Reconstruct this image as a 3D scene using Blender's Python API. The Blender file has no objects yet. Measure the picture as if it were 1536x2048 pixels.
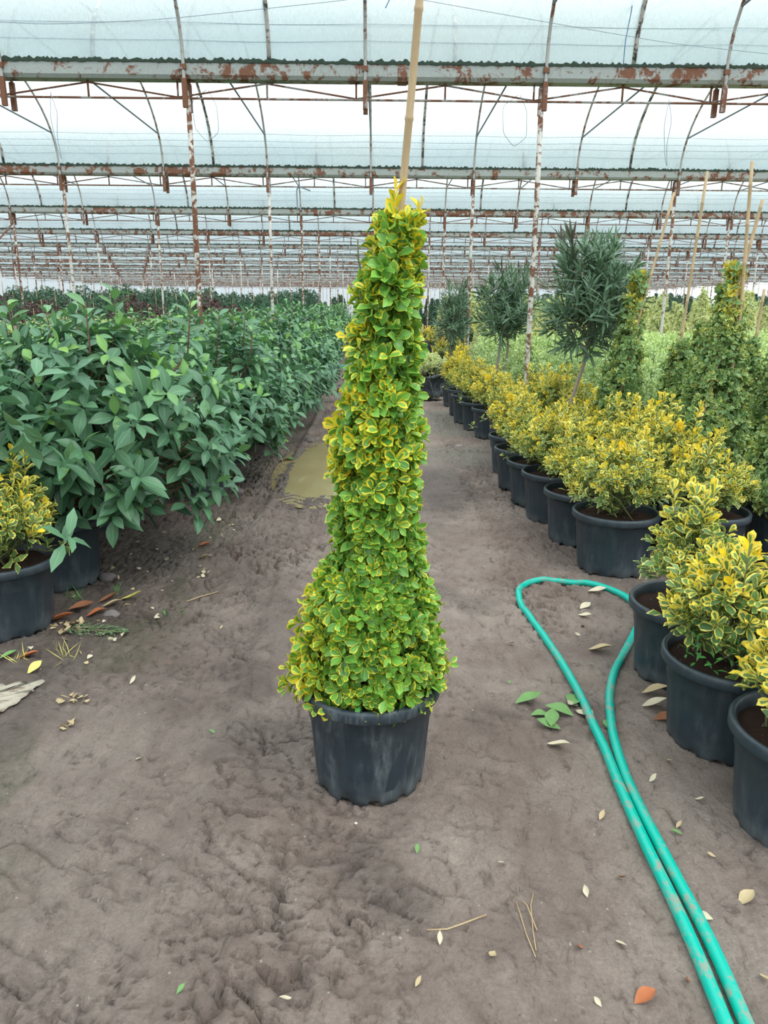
import bpy, math
import numpy as np
from mathutils import Matrix, Vector

# ---------------------------------------------------------------- camera, world, exposure
S = bpy.context.scene
COL = S.collection
CAM_H = 1.5
PITCH, YAW, ROLL = math.radians(15.56), math.radians(0.55), math.radians(0.42)
cd = bpy.data.cameras.new('camera')
cd.sensor_fit = 'VERTICAL'; cd.sensor_height = 36.0; cd.lens = 1480 / 2048 * 36.0
cd.clip_start = 0.05; cd.clip_end = 500
cam = bpy.data.objects.new('camera', cd); COL.objects.link(cam)
cam.matrix_world = (Matrix.Translation((0, 0, CAM_H)) @ Matrix.Rotation(-YAW, 4, 'Z')
                    @ Matrix.Rotation(math.pi / 2 - PITCH, 4, 'X') @ Matrix.Rotation(ROLL, 4, 'Z'))
S.camera = cam
S.view_settings.view_transform = 'Standard'; S.view_settings.look = 'None'
S.view_settings.exposure = 0.36; S.view_settings.gamma = 1.0; S.view_settings.use_curve_mapping = False
S.cycles.max_bounces = 7; S.cycles.diffuse_bounces = 4; S.cycles.glossy_bounces = 3
S.cycles.transmission_bounces = 4; S.cycles.transparent_max_bounces = 12
S.cycles.caustics_reflective = False; S.cycles.caustics_refractive = False
S.cycles.use_denoising = True
W = bpy.data.worlds.new('overcast'); S.world = W; W.use_nodes = True
bg = W.node_tree.nodes['Background']
bg.inputs[0].default_value = (0.85, 0.985, 1.05, 1); bg.inputs[1].default_value = .84
sd = bpy.data.lights.new('sun', 'SUN'); sd.energy = 5.0; sd.angle = math.radians(28); sd.color = (1, 0.97, 0.92)
sun = bpy.data.objects.new('sun', sd); COL.objects.link(sun)
sun.rotation_euler = (math.radians(20), math.radians(26), 0)

RNG = np.random.default_rng(11)
PI = math.pi

# ---------------------------------------------------------------- material helper
class NT:
    def __init__(s, name):
        s.m = bpy.data.materials.new(name); s.m.use_nodes = True
        s.t = s.m.node_tree; s.t.nodes.clear()
    def n(s, typ, ins=None, **props):
        nd = s.t.nodes.new('ShaderNode' + typ)
        for k, v in props.items(): setattr(nd, k, v)
        for k, v in (ins or {}).items():
            sk = nd.inputs[k]
            if isinstance(v, bpy.types.NodeSocket): s.t.links.new(v, sk)
            elif isinstance(v, (tuple, list)) and len(v) == 3 and sk.type == 'RGBA': sk.default_value = (*v, 1)
            else: sk.default_value = v
        return nd
    def math(s, op, a, b=0.0, c=0.0, clamp=False):
        return s.n('Math', {0: a, 1: b, 2: c}, operation=op, use_clamp=clamp).outputs[0]
    def mix(s, f, a, b, typ='MIX'):
        nd = s.n('MixRGB', {0: f, 1: a, 2: b}, blend_type=typ); return nd.outputs[0]
    def ramp(s, v, lo, hi, a=0.0, b=1.0):
        return s.n('MapRange', {0: v, 1: lo, 2: hi, 3: a, 4: b}, interpolation_type='SMOOTHSTEP').outputs[0]
    def noise(s, vec, scale, detail=4, rough=0.55, dist=0.0):
        return s.n('TexNoise', {'Vector': vec, 'Scale': scale, 'Detail': detail, 'Roughness': rough, 'Distortion': dist}).outputs[0]
    def out(s, sh):
        o = s.t.nodes.new('ShaderNodeOutputMaterial'); s.t.links.new(sh, o.inputs[0]); return s.m
    def bump(s, h, strength=0.5, dist=0.01):
        return s.n('Bump', {'Height': h, 'Strength': strength, 'Distance': dist}).outputs[0]
    def pbr(s, col, rough=0.5, spec=0.5, normal=None, metal=0.0):
        d = {'Base Color': col, 'Roughness': rough, 'Specular IOR Level': spec, 'Metallic': metal}
        if normal is not None: d['Normal'] = normal
        return s.n('BsdfPrincipled', d).outputs[0]
    def obj(s): return s.n('TexCoord').outputs['Object']
    def pos(s): return s.n('NewGeometry').outputs['Position']
    def scale(s, v, k): return s.n('Mapping', {'Vector': v, 'Scale': k}).outputs[0]
    def rnd(s): return s.n('ObjectInfo').outputs['Random']

def leaf_mat(name, dark, light, edge, edge2, th0=0.85, th1=0.15, gloss=0.38, trans=0.22, rib=0.25, spots=0.0, whole=False):
    t = NT(name)
    uv = t.n('SeparateXYZ', {0: t.n('UVMap').outputs[0]})
    at = t.n('SeparateColor', {0: t.n('Attribute', attribute_name='tone').outputs[0]})
    e = t.math('ABSOLUTE', t.math('MULTIPLY_ADD', uv.outputs[0], 2.0, -1.0))
    ctr = t.ramp(e, 0.0, 0.12, 1.0, 0.0)
    tip = t.ramp(uv.outputs[1], 0.6, 1.0)
    mm = t.math('MAXIMUM', e, t.math('MULTIPLY', tip, 0.95))
    nz = t.noise(t.pos(), 55.0, 2)
    mm = t.math('ADD', mm, t.math('MULTIPLY_ADD', nz, 0.7, -0.35))
    th = t.math('MULTIPLY_ADD', at.outputs[0], th1 - th0, th0)
    mask = t.ramp(t.math('SUBTRACT', mm, th), -0.07, 0.07)
    if whole: mask = t.ramp(at.outputs[0], .22, .85, 0, .9)
    g = t.mix(at.outputs[1], dark, light)
    g = t.mix(t.math('MULTIPLY', ctr, rib), g, tuple(min(1, c * 1.9 + .03) for c in light))
    y = t.mix(at.outputs[2], edge, edge2)
    c = t.mix(mask, g, y)
    if spots:
        sp = t.ramp(t.noise(t.pos(), 260, 2), 0.66, 0.72)
        c = t.mix(t.math('MULTIPLY', sp, spots), c, (.45, .5, .45))
    p = t.pbr(c, gloss, 0.45)
    tr = t.n('BsdfTranslucent', {0: t.mix(0.5, c, t.mix(1.0, c, (1.0, 1.0, .5), 'MULTIPLY'))}).outputs[0]
    return t.out(t.n('MixShader', {0: trans, 1: p, 2: tr}).outputs[0])

M = {}
M['leaf_pyramid'] = leaf_mat('leaf_pyramid', (.06, .18, .03), (.24, .52, .08), (.60, .64, .07), (.90, .62, .02), 0.90, 0.05)
M['leaf_gold'] = leaf_mat('leaf_gold', (.06, .14, .06), (.20, .34, .10), (.82, .76, .22), (1.0, .70, .01), 0.80, 0.0, .42)
M['leaf_far_green'] = leaf_mat('leaf_far_green', (.07, .17, .07), (.20, .36, .13), (.50, .60, .22), (.70, .56, .05), 0.82, 0.0, .4)
M['leaf_cream'] = leaf_mat('leaf_cream', (.16, .28, .11), (.34, .48, .19), (.78, .80, .42), (.86, .80, .36), 0.52, 0.1, .5)
M['leaf_silver'] = leaf_mat('leaf_silver', (.13, .28, .11), (.32, .50, .22), (.74, .84, .48), (.74, .84, .26), 0.55, 0.1, .5)
M['leaf_broad'] = leaf_mat('leaf_broad', (.048, .128, .068), (.15, .31, .165), (.20, .44, .11), (.30, .52, .09), 1.6, -0.6, .36, .20, .35, .25, True)
M['leaf_oleander'] = leaf_mat('leaf_oleander', (.07, .13, .08), (.18, .29, .17), (.08, .05, .05), (.10, .05, .05), 1.9, -0.3, .42, .12, .4, 0, True)
M['leaf_dark'] = leaf_mat('leaf_dark', (.035, .085, .05), (.08, .17, .095), (.08, .15, .06), (.1, .2, .06), 1.7, .5, .5, .1, .2, 0, True)
M['leaf_purple'] = leaf_mat('leaf_purple', (.06, .035, .035), (.16, .085, .08), (.25, .09, .08), (.2, .14, .07), 1.2, .3, .5, .12)
M['leaf_weed'] = leaf_mat('leaf_weed', (.07, .26, .05), (.12, .40, .09), (.12, .40, .09), (.12, .40, .09), 2, 2, .5, .2)
M['leaf_conifer'] = leaf_mat('leaf_conifer', (.09, .16, .07), (.20, .28, .14), (.3, .3, .2), (.3, .3, .2), 2, 1.2, .6, .1)

def mat_plain(name, col, rough=.6, var=.25, scale=20, bump=0.0, metal=0.0):
    t = NT(name); o = t.obj(); n = t.noise(o, scale, 5)
    a = tuple(c * (1 - var) for c in col); b = tuple(min(1, c * (1 + var)) for c in col)
    return t.out(t.pbr(t.mix(n, a, b), rough, .4, t.bump(n, bump, .01) if bump else None, metal))

def mat_pot(name, dust=.35, smear=False):
    t = NT(name); o = t.obj()
    base = (.022, .034, .045)
    n1 = t.noise(t.scale(o, (1, 1, .25)), 30, 6, .7)
    n2 = t.noise(o, 6, 4); n3 = t.noise(o, 260, 2)
    d = t.math('MULTIPLY', t.ramp(n1, .42, .72), t.ramp(n2, .35, .7))
    sx = t.n('SeparateXYZ', {0: o})
    foot = t.ramp(sx.outputs[2], .0, .10, .55, 0.0)
    foot = t.math('MULTIPLY', foot, t.ramp(n2, .3, .65))
    d = t.math('ADD', t.math('MULTIPLY', d, dust), foot, clamp=True)
    d = t.math('ADD', d, t.math('MULTIPLY', t.ramp(n3, .68, .74), .22), clamp=True)
    if smear:   # the dark wiped streak low on the front of the big pot
        cx = t.math('SUBTRACT', sx.outputs[0], t.math('MULTIPLY_ADD', sx.outputs[2], .34, .045))
        wd = t.math('MULTIPLY_ADD', t.math('ABSOLUTE', t.math('SUBTRACT', sx.outputs[2], .12)), -.16, .026)
        k = t.ramp(t.math('SUBTRACT', t.math('ABSOLUTE', cx), wd), -.004, .004, 1, 0)
        k = t.math('MULTIPLY', k, t.ramp(sx.outputs[2], .045, .055)); k = t.math('MULTIPLY', k, t.ramp(sx.outputs[2], .20, .22, 1, 0))
        k = t.math('MULTIPLY', k, t.ramp(sx.outputs[1], -.02, -.01, 1, 0))
        d = t.math('MULTIPLY', d, t.math('SUBTRACT', 1.0, k))
    col = t.mix(d, base, (.17, .19, .20))
    r = t.math('MULTIPLY_ADD', d, .25, .42)
    return t.out(t.pbr(col, r, .5, t.bump(n1, .08, .003)))
M['pot'] = mat_pot('black_plastic', .30)
M['pot_dusty'] = mat_pot('dusty_plastic', .75, True)
M['pot_grey'] = mat_pot('scuffed_plastic', 2.6)

def mat_rust(name, base, rust_lo, rough=.55, sc=6):
    t = NT(name); p = t.pos()
    r = t.rnd()
    v = t.n('VectorMath', {0: p, 1: t.n('CombineXYZ', {0: t.math('MULTIPLY', r, 37.0), 1: 0.0, 2: 0.0}).outputs[0]}, operation='ADD').outputs[0]
    n = t.noise(v, sc, 8, .7, .4); n2 = t.noise(v, sc * 7, 4, .6); big = t.noise(v, .35, 2)
    thr = t.math('MULTIPLY_ADD', big, -.35, rust_lo + .17)
    m = t.ramp(t.math('SUBTRACT', n, thr), -.03, .05)
    rust = t.mix(n2, (.075, .028, .018), (.27, .115, .06))
    b2 = t.mix(n2, tuple(c * .72 for c in base), tuple(min(1, c * 1.15) for c in base))
    c = t.mix(m, b2, rust)
    return t.out(t.pbr(c, t.math('MULTIPLY_ADD', m, .3, rough - .1), .4, t.bump(n, .2, .004)))
M['gutter'] = mat_rust('galvanised_rust', (.34, .36, .34), .535)
M['post'] = mat_rust('white_rust_paint', (.62, .58, .53), .505, .6, 9)
M['bow'] = mat_rust('pipe_rust', (.42, .40, .38), .55, .5, 8)
M['truss'] = mat_rust('bar_rust', (.34, .31, .29), .46, .6, 7)
M['sleeve'] = mat_rust('sleeve_rust', (.32, .28, .26), .40, .6, 12)
M['tie'] = mat_plain('dark_steel_tube', (.10, .12, .14), .45)
def mat_batten():
    t = NT('batten_blotched'); p = t.pos()
    n = t.ramp(t.noise(p, 9, 4, .7), .46, .54)
    return t.out(t.pbr(t.mix(n, (.08, .07, .06), (.50, .46, .42)), .7, .3))
M['batten'] = mat_batten()
M['moss'] = mat_plain('moss', (.03, .05, .035), .9, .5, 40)
M['wire'] = mat_plain('steel_wire', (.22, .27, .33), .5)
M['cord_blue'] = mat_plain('blue_cord', (.08, .16, .32), .5)
def mat_film():
    t = NT('polythene'); p = t.pos()
    n = t.noise(t.scale(p, (14, 4, 4)), 6, 5, .75); b = t.noise(p, .5, 3)
    k = t.ramp(n, .3, .7, .86, .97)
    c = t.mix(b, (.82, .93, .97), (.93, .97, .97))
    c = t.mix(1.0, c, t.n('CombineColor', {0: k, 1: k, 2: k}).outputs[0], 'MULTIPLY')
    tl = t.n('BsdfTranslucent', {0: c}).outputs[0]
    tp = t.n('BsdfTransparent', {0: (.93, .98, 1.0)}).outputs[0]
    return t.out(t.n('MixShader', {0: t.ramp(n, .3, .7, .68, .90), 1: tp, 2: tl}).outputs[0])
M['film'] = mat_film()
M['side_film'] = M['film']
def mat_floor():
    t = NT('mud'); p = t.pos()
    a = t.n('SeparateColor', {0: t.n('Attribute', attribute_name='zone').outputs[0]})
    wet, moss, grav = a.outputs[0], a.outputs[1], a.outputs[2]
    n1 = t.noise(p, 1.6, 6, .6); n2 = t.noise(t.scale(p, (1, .55, 1)), 16, 8, .72, .6); n3 = t.noise(p, 110, 5, .75)
    c = t.mix(t.ramp(n1, .35, .65), (.29, .212, .178), (.47, .370, .315))
    c = t.mix(t.ramp(n2, .52, .72), c, (.15, .105, .090))
    c = t.mix(t.ramp(n3, .3, .7, .0, .42), c, (.15, .11, .095))
    n4 = t.noise(t.scale(p, (1, .45, 1)), 42, 6, .75, .8)
    c = t.mix(t.ramp(n4, .58, .66, 0, .55), c, (.10, .070, .062))
    c = t.mix(t.math('MULTIPLY', wet, .78), c, (.070, .052, .046))
    c = t.mix(t.math('MULTIPLY', moss, t.ramp(n2, .3, .6)), c, (.070, .080, .036))
    vor = t.n('TexVoronoi', {'Vector': p, 'Scale': 48.0}).outputs[0]
    vc = t.n('TexVoronoi', {'Vector': p, 'Scale': 48.0}).outputs[1]
    sel = t.math('GREATER_THAN', t.n('SeparateColor', {0: vc}).outputs[0], .965)
    sp = t.math('MULTIPLY', t.ramp(vor, .10, .22, 1, 0), sel)
    c = t.mix(sp, c, (.50, .44, .36))
    g = t.ramp(t.n('TexVoronoi', {'Vector': p, 'Scale': 60.0}).outputs[0], .1, .5, 1, 0)
    gc = t.mix(g, (.26, .22, .18), (.66, .60, .52))
    c = t.mix(t.math('MULTIPLY', grav, .9), c, gc)
    rough = t.math('MULTIPLY_ADD', wet, -.42, .84, clamp=True)
    hh = t.math('ADD', t.math('MULTIPLY', n2, 1.0), t.math('MULTIPLY', n3, .35))
    hh = t.math('ADD', hh, t.math('MULTIPLY', g, t.math('MULTIPLY', grav, .5)))
    return t.out(t.pbr(c, rough, .4, t.bump(hh, 1.0, .03)))
M['mud'] = mat_floor()
def mat_water():
    t = NT('muddy_water'); p = t.pos()
    n = t.noise(p, 3, 3)
    return t.out(t.pbr(t.mix(n, (.30, .24, .11), (.40, .33, .18)), .06, .6, t.bump(t.noise(p, 12, 2), .05, .01)))
M['water'] = mat_water()
def mat_soil():
    t = NT('potting_soil'); o = t.obj(); n = t.noise(o, 45, 8, .75)
    v = t.n('TexVoronoi', {'Vector': o, 'Scale': 70.0})
    s = t.math('MULTIPLY', t.ramp(v.outputs[0], .12, .25, 1, 0), t.math('GREATER_THAN', t.n('SeparateColor', {0: v.outputs[1]}).outputs[1], .88))
    c = t.mix(s, t.mix(n, (.028, .014, .010), (.085, .045, .032)), (.55, .52, .48))
    return t.out(t.pbr(c, .95, .2, t.bump(n, 1.0, .02)))
M['soil'] = mat_soil()
def mat_cane():
    t = NT('bamboo'); o = t.obj(); n = t.noise(t.scale(o, (30, 30, 2)), 6, 4)
    return t.out(t.pbr(t.mix(n, (.36, .23, .115), (.56, .42, .25)), .5, .4))
M['cane'] = mat_cane()
M['bark'] = mat_plain('bark', (.15, .095, .07), .85, .5, 60, .4)
M['bark_pale'] = mat_plain('pale_bark', (.34, .28, .23), .85, .4, 50, .4)
M['twig'] = mat_plain('green_twig', (.16, .17, .07), .7, .4, 40)
M['twig_red'] = mat_plain('red_brown_twig', (.16, .085, .055), .7, .4, 40)
M['tape'] = mat_plain('green_tie', (.01, .16, .12), .5)
def mat_hose():
    t = NT('teal_hose'); p = t.pos(); n = t.noise(t.scale(p, (1, .6, 1)), 26, 7, .75); b = t.noise(p, 2.2, 2)
    m = t.math('MULTIPLY', t.ramp(n, .50, .64), t.ramp(b, .35, .6, .25, 1.0))
    return t.out(t.pbr(t.mix(m, (.0, .43, .33), (.30, .27, .22)), t.math('MULTIPLY_ADD', m, .4, .36), .45))
M['hose'] = mat_hose()
M['stone'] = mat_plain('stone', (.19, .16, .155), .9, .35, 18, .5)
M['slab'] = mat_plain('grey_slab', (.30, .28, .25), .9, .3, 12)
M['white_stone'] = mat_plain('white_stone', (.62, .58, .45), .8, .15, 18)
def mat_paper():
    t = NT('torn_sheet'); o = t.obj(); n = t.noise(t.scale(o, (1, 2.2, 1)), 11, 7, .7, .8); m = t.ramp(n, .48, .66)
    c = t.mix(m, (.43, .375, .30), (.17, .12, .08))
    c = t.mix(t.ramp(t.noise(o, 3.5, 2), .56, .62), c, (.50, .58, .60))
    return t.out(t.pbr(c, .75, .3, t.bump(n, .4, .01)))
M['paper'] = mat_paper()
for nm, c in dict(dry_tan=(.50, .38, .22), dry_brown=(.30, .12, .06), dry_yellow=(.68, .62, .16), dry_pale=(.58, .50, .36),
                  leaf_fresh=(.16, .30, .10), dry_rust=(.42, .13, .05)).items():
    M[nm] = mat_plain(nm, c, .75, .3, 30)
M['rubber'] = mat_plain('black_rubber', (.018, .018, .02), .7)
M['frame_blue'] = mat_plain('blue_grey_paint', (.10, .17, .22), .5)

# ---------------------------------------------------------------- numpy noise
def _h(ix, iy, seed):
    n = (ix.astype(np.int64) * 374761393 + iy.astype(np.int64) * 668265263 + seed * 974634777) & 0xffffffff
    n = ((n ^ (n >> 13)) * 1274126177) & 0xffffffff
    return ((n ^ (n >> 16)) & 0xffff) / 65535.0
def vn(x, y, seed=0):
    ix, iy = np.floor(x), np.floor(y); fx, fy = x - ix, y - iy
    fx = fx * fx * (3 - 2 * fx); fy = fy * fy * (3 - 2 * fy)
    a, b = _h(ix, iy, seed), _h(ix + 1, iy, seed); c, d = _h(ix, iy + 1, seed), _h(ix + 1, iy + 1, seed)
    return (a * (1 - fx) + b * fx) * (1 - fy) + (c * (1 - fx) + d * fx) * fy
def fbm(x, y, o=4, seed=0):
    r = 0; a = .5
    for i in range(o):
        r = r + a * vn(x * 2 ** i + 13.7 * i, y * 2 ** i - 7.1 * i, seed + i); a *= .5
    return r / (1 - .5 ** o)
def sst(x, a, b):
    t = np.clip((x - a) / (b - a), 0, 1); return t * t * (3 - 2 * t)
def puddle_d(x, y):
    return np.hypot((x + .52) / .36, (y - 7.0) / 1.25) + .35 * (fbm(x * 3, y * 1.5, 3, 40) - .5)
def height(x, y):
    x = np.asarray(x, float); y = np.asarray(y, float)
    h = .016 * (fbm(x * 1.2, y * .7, 3, 1) - .5) + .008 * (fbm(x * 5, y * 4, 3, 5) - .5)
    rough = sst(fbm(x * .9, y * .5, 3, 9), .42, .56) * sst(-x, -.25, .25) + .45 * sst(x, .55, .8) * sst(y, 2.9, 3.3)
    rough = np.clip(rough + .30, 0, 1) * (np.abs(x) < 2.4)
    wx = x + .10 * (fbm(x * 4, y * 4, 2, 21) - .5) + .25 * y * 0; wy = y + .35 * x + .12 * (fbm(x * 5, y * 5, 2, 22) - .5)
    r1 = 1 - np.abs(2 * fbm(wx * 7, wy * 11, 3, 15) - 1); r2 = 1 - np.abs(2 * fbm(wx * 17, wy * 26, 3, 18) - 1)
    m2 = sst(fbm(x * 3.1, y * 2.3, 2, 28), .38, .60)
    h = h - rough * .040 * sst(r1, .90, .985) * m2 + rough * .022 * (fbm(wx * 9, wy * 13, 3, 19) - .5) - rough * .014 * sst(r2, .86, .98) + (rough * .010 + .004) * (fbm(x * 42, y * 42, 2, 25) - .5)
    # wheel ruts with tread bars
    for cx, y0, y1, w, dep, seed in ((-.70, .9, 13, .13, .016, 3), (.84, 2.9, 12, .12, .012, 4), (-.97, 5, 12, .10, .014, 6)):
        xc = cx + .06 * (fbm(y * .5, y * 0, 2, seed) - .5) * 2
        d = np.abs(x - xc); k = (1 - sst(d, w * .6, w)) * sst(y, y0, y0 + .5) * (1 - sst(y, y1 - 2, y1))
        tread = sst(np.sin((y + .9 * d) * 2 * PI / .10), -.2, .5) * sst(fbm(x * 1.1, y * .8, 2, seed + 50), .44, .56)
        h = h - dep * k * (.6 + .4 * fbm(x * 4, y * 3, 2, 8)) + .013 * tread * k
        h = h + dep * .5 * np.exp(-((d - w * 1.15) / .04) ** 2) * sst(y, y0, y0 + .5) * (1 - sst(y, y1 - 2, y1))
    pd = puddle_d(x, y); h = h * sst(pd, .5, 1.2) - .030 * (1 - sst(pd, .55, 1.15))
    return h

# ---------------------------------------------------------------- mesh / object helpers
def npmesh(name, v, q, mat, uv=None, tone=None, smooth=True):
    v = np.asarray(v, np.float32); q = np.asarray(q, np.int32)
    me = bpy.data.meshes.new(name); nf = len(q); k = q.shape[1]
    me.vertices.add(len(v)); me.vertices.foreach_set('co', v.ravel())
    me.loops.add(nf * k); me.loops.foreach_set('vertex_index', q.ravel())
    me.polygons.add(nf); me.polygons.foreach_set('loop_start', np.arange(nf, dtype=np.int32) * k)
    me.polygons.foreach_set('loop_total', np.full(nf, k, np.int32))
    if uv is not None:
        l = me.uv_layers.new(name='UVMap'); l.data.foreach_set('uv', np.asarray(uv, np.float32)[q.ravel()].ravel())
    me.update(calc_edges=True)
    if tone is not None:
        a = me.color_attributes.new(tone[0], 'FLOAT_COLOR', 'POINT')
        c = np.ones((len(v), 4), np.float32); c[:, :3] = tone[1]; a.data.foreach_set('color', c.ravel())
    me.polygons.foreach_set('use_smooth', np.full(nf, smooth, bool))
    me.materials.append(mat); return me

class MB:
    """collects hard-surface shapes into one mesh"""
    def __init__(s): s.v = []; s.f = []
    def add(s, v, f):
        o = len(s.v); s.v += [tuple(map(float, p)) for p in v]; s.f += [tuple(i + o for i in g) for g in f]; return s
    def tube(s, pts, r, n=8, caps=True):
        pts = np.asarray(pts, float); m = len(pts); rr = np.broadcast_to(np.asarray(r, float), (m,))
        tg = np.gradient(pts, axis=0); tg /= np.linalg.norm(tg, axis=1)[:, None] + 1e-12
        up = np.array([0, 0, 1.]) if abs(tg[0][2]) < .9 else np.array([1., 0, 0])
        a = np.cross(up, tg[0]); a /= np.linalg.norm(a); V = []
        for i in range(m):
            a = a - tg[i] * a.dot(tg[i]); a /= np.linalg.norm(a); b = np.cross(tg[i], a)
            for j in range(n):
                th = 2 * PI * j / n; V.append(pts[i] + rr[i] * (math.cos(th) * a + math.sin(th) * b))
        F = [(i * n + j, i * n + (j + 1) % n, (i + 1) * n + (j + 1) % n, (i + 1) * n + j) for i in range(m - 1) for j in range(n)]
        if caps: F += [tuple(range(n))[::-1], tuple((m - 1) * n + j for j in range(n))]
        return s.add(V, F)
    def box(s, c, d):
        x, y, z = c; a, b, e = d[0] / 2, d[1] / 2, d[2] / 2
        V = [(x + i * a, y + j * b, z + k * e) for i in (-1, 1) for j in (-1, 1) for k in (-1, 1)]
        return s.add(V, [(0, 1, 3, 2), (4, 6, 7, 5), (0, 4, 5, 1), (2, 3, 7, 6), (0, 2, 6, 4), (1, 5, 7, 3)])
    def lathe(s, prof, n=64, mod=None, close=False):
        V = []
        for i, (r, z) in enumerate(prof):
            for j in range(n):
                th = 2 * PI * j / n; R, Z = (r, z) if mod is None else mod(i, th, r, z)
                V.append((R * math.cos(th), R * math.sin(th), Z))
        m = len(prof)
        F = [(i * n + j, i * n + (j + 1) % n, (i + 1) * n + (j + 1) % n, (i + 1) * n + j) for i in range(m - 1) for j in range(n)]
        if close: F.append(tuple((m - 1) * n + j for j in range(n)))
        return s.add(V, F)
    def extrude_x(s, prof, x0, x1, nx=1, jit=None):
        m = len(prof); xs = np.linspace(x0, x1, nx + 1); V = []
        for x in xs:
            for i, (y, z) in enumerate(prof): V.append((x, y, z + (jit(x, i) if jit else 0)))
        F = [(k * m + i, (k + 1) * m + i, (k + 1) * m + (i + 1) % m, k * m + (i + 1) % m) for k in range(nx) for i in range(m)]
        F += [tuple(range(m)), tuple(nx * m + i for i in range(m))[::-1]]
        return s.add(V, F)
    def mesh(s, name, mat, smooth=False):
        me = bpy.data.meshes.new(name); me.from_pydata(s.v, [], s.f); me.update()
        me.polygons.foreach_set('use_smooth', np.full(len(me.polygons), smooth, bool))
        me.materials.append(mat); return me

def ob(name, me, parent=None, loc=(0, 0, 0)):
    o = bpy.data.objects.new(name, me); COL.objects.link(o); o.location = loc
    if parent is not None: o.parent = parent
    return o
def tag(o, label, cat, group=None, kind=None):
    o['label'] = label; o['category'] = cat
    if group: o['group'] = group
    if kind: o['kind'] = kind
    return o
def struct(name, me): o = ob(name, me); o['kind'] = 'structure'; return o
def place(name, parts, loc, rz=0, sc=1.0, label='', cat='', group=None, tilt=(0, 0)):
    """parts: list of (name, mesh, [sub-parts])"""
    r = bpy.data.objects.new(name, None); COL.objects.link(r); r.empty_display_size = .1
    r.location = loc; r.rotation_euler = (tilt[0], tilt[1], rz)
    r.scale = (sc, sc, sc) if not isinstance(sc, tuple) else sc
    for p in parts:
        c = ob(p[0], p[1], r)
        if len(p) > 3: c['label'] = p[3]
        for q in (p[2] if len(p) > 2 and p[2] else []): ob(q[0], q[1], c)
    return tag(r, label, cat, group)

# ---------------------------------------------------------------- foliage
def leaf_tpl(rows, prof, cols=3, cup=.25):
    vs = np.linspace(0, 1, rows); us = np.linspace(-1, 1, cols); w = np.interp(vs, prof[0], prof[1])
    P = np.array([(u * w[i], v, cup * abs(u) ** 1.5 * w[i], u, v) for i, v in enumerate(vs) for u in us])
    Q = np.array([(i * cols + j, i * cols + j + 1, (i + 1) * cols + j + 1, (i + 1) * cols + j) for i in range(rows - 1) for j in range(cols - 1)])
    return P, Q
OV = ([0, .08, .25, .5, .72, .88, .96, 1], [.04, .16, .55, .92, 1.0, .78, .45, .05])       # obovate, round tip
EL = ([0, .07, .22, .45, .65, .85, 1], [.04, .12, .68, 1.0, .90, .48, .02])                # elliptic, pointed
LN = ([0, .1, .3, .6, .85, 1], [.1, .6, 1.0, .95, .5, .02])                                # lance-shaped
T_OV = leaf_tpl(6, OV, 5, .45); T_OVs = leaf_tpl(5, OV, 3, .45); T_OVx = leaf_tpl(3, ([0, .55, 1], [.2, 1, .1]), 3, .4)
T_EL = leaf_tpl(7, EL, 5, .28); T_ELs = leaf_tpl(4, EL, 3, .3); T_LN = leaf_tpl(5, LN, 3, .3); T_LNx = leaf_tpl(3, LN, 2, 0)
def nrm(a): return a / (np.linalg.norm(a, axis=-1, keepdims=True) + 1e-9)
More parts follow.
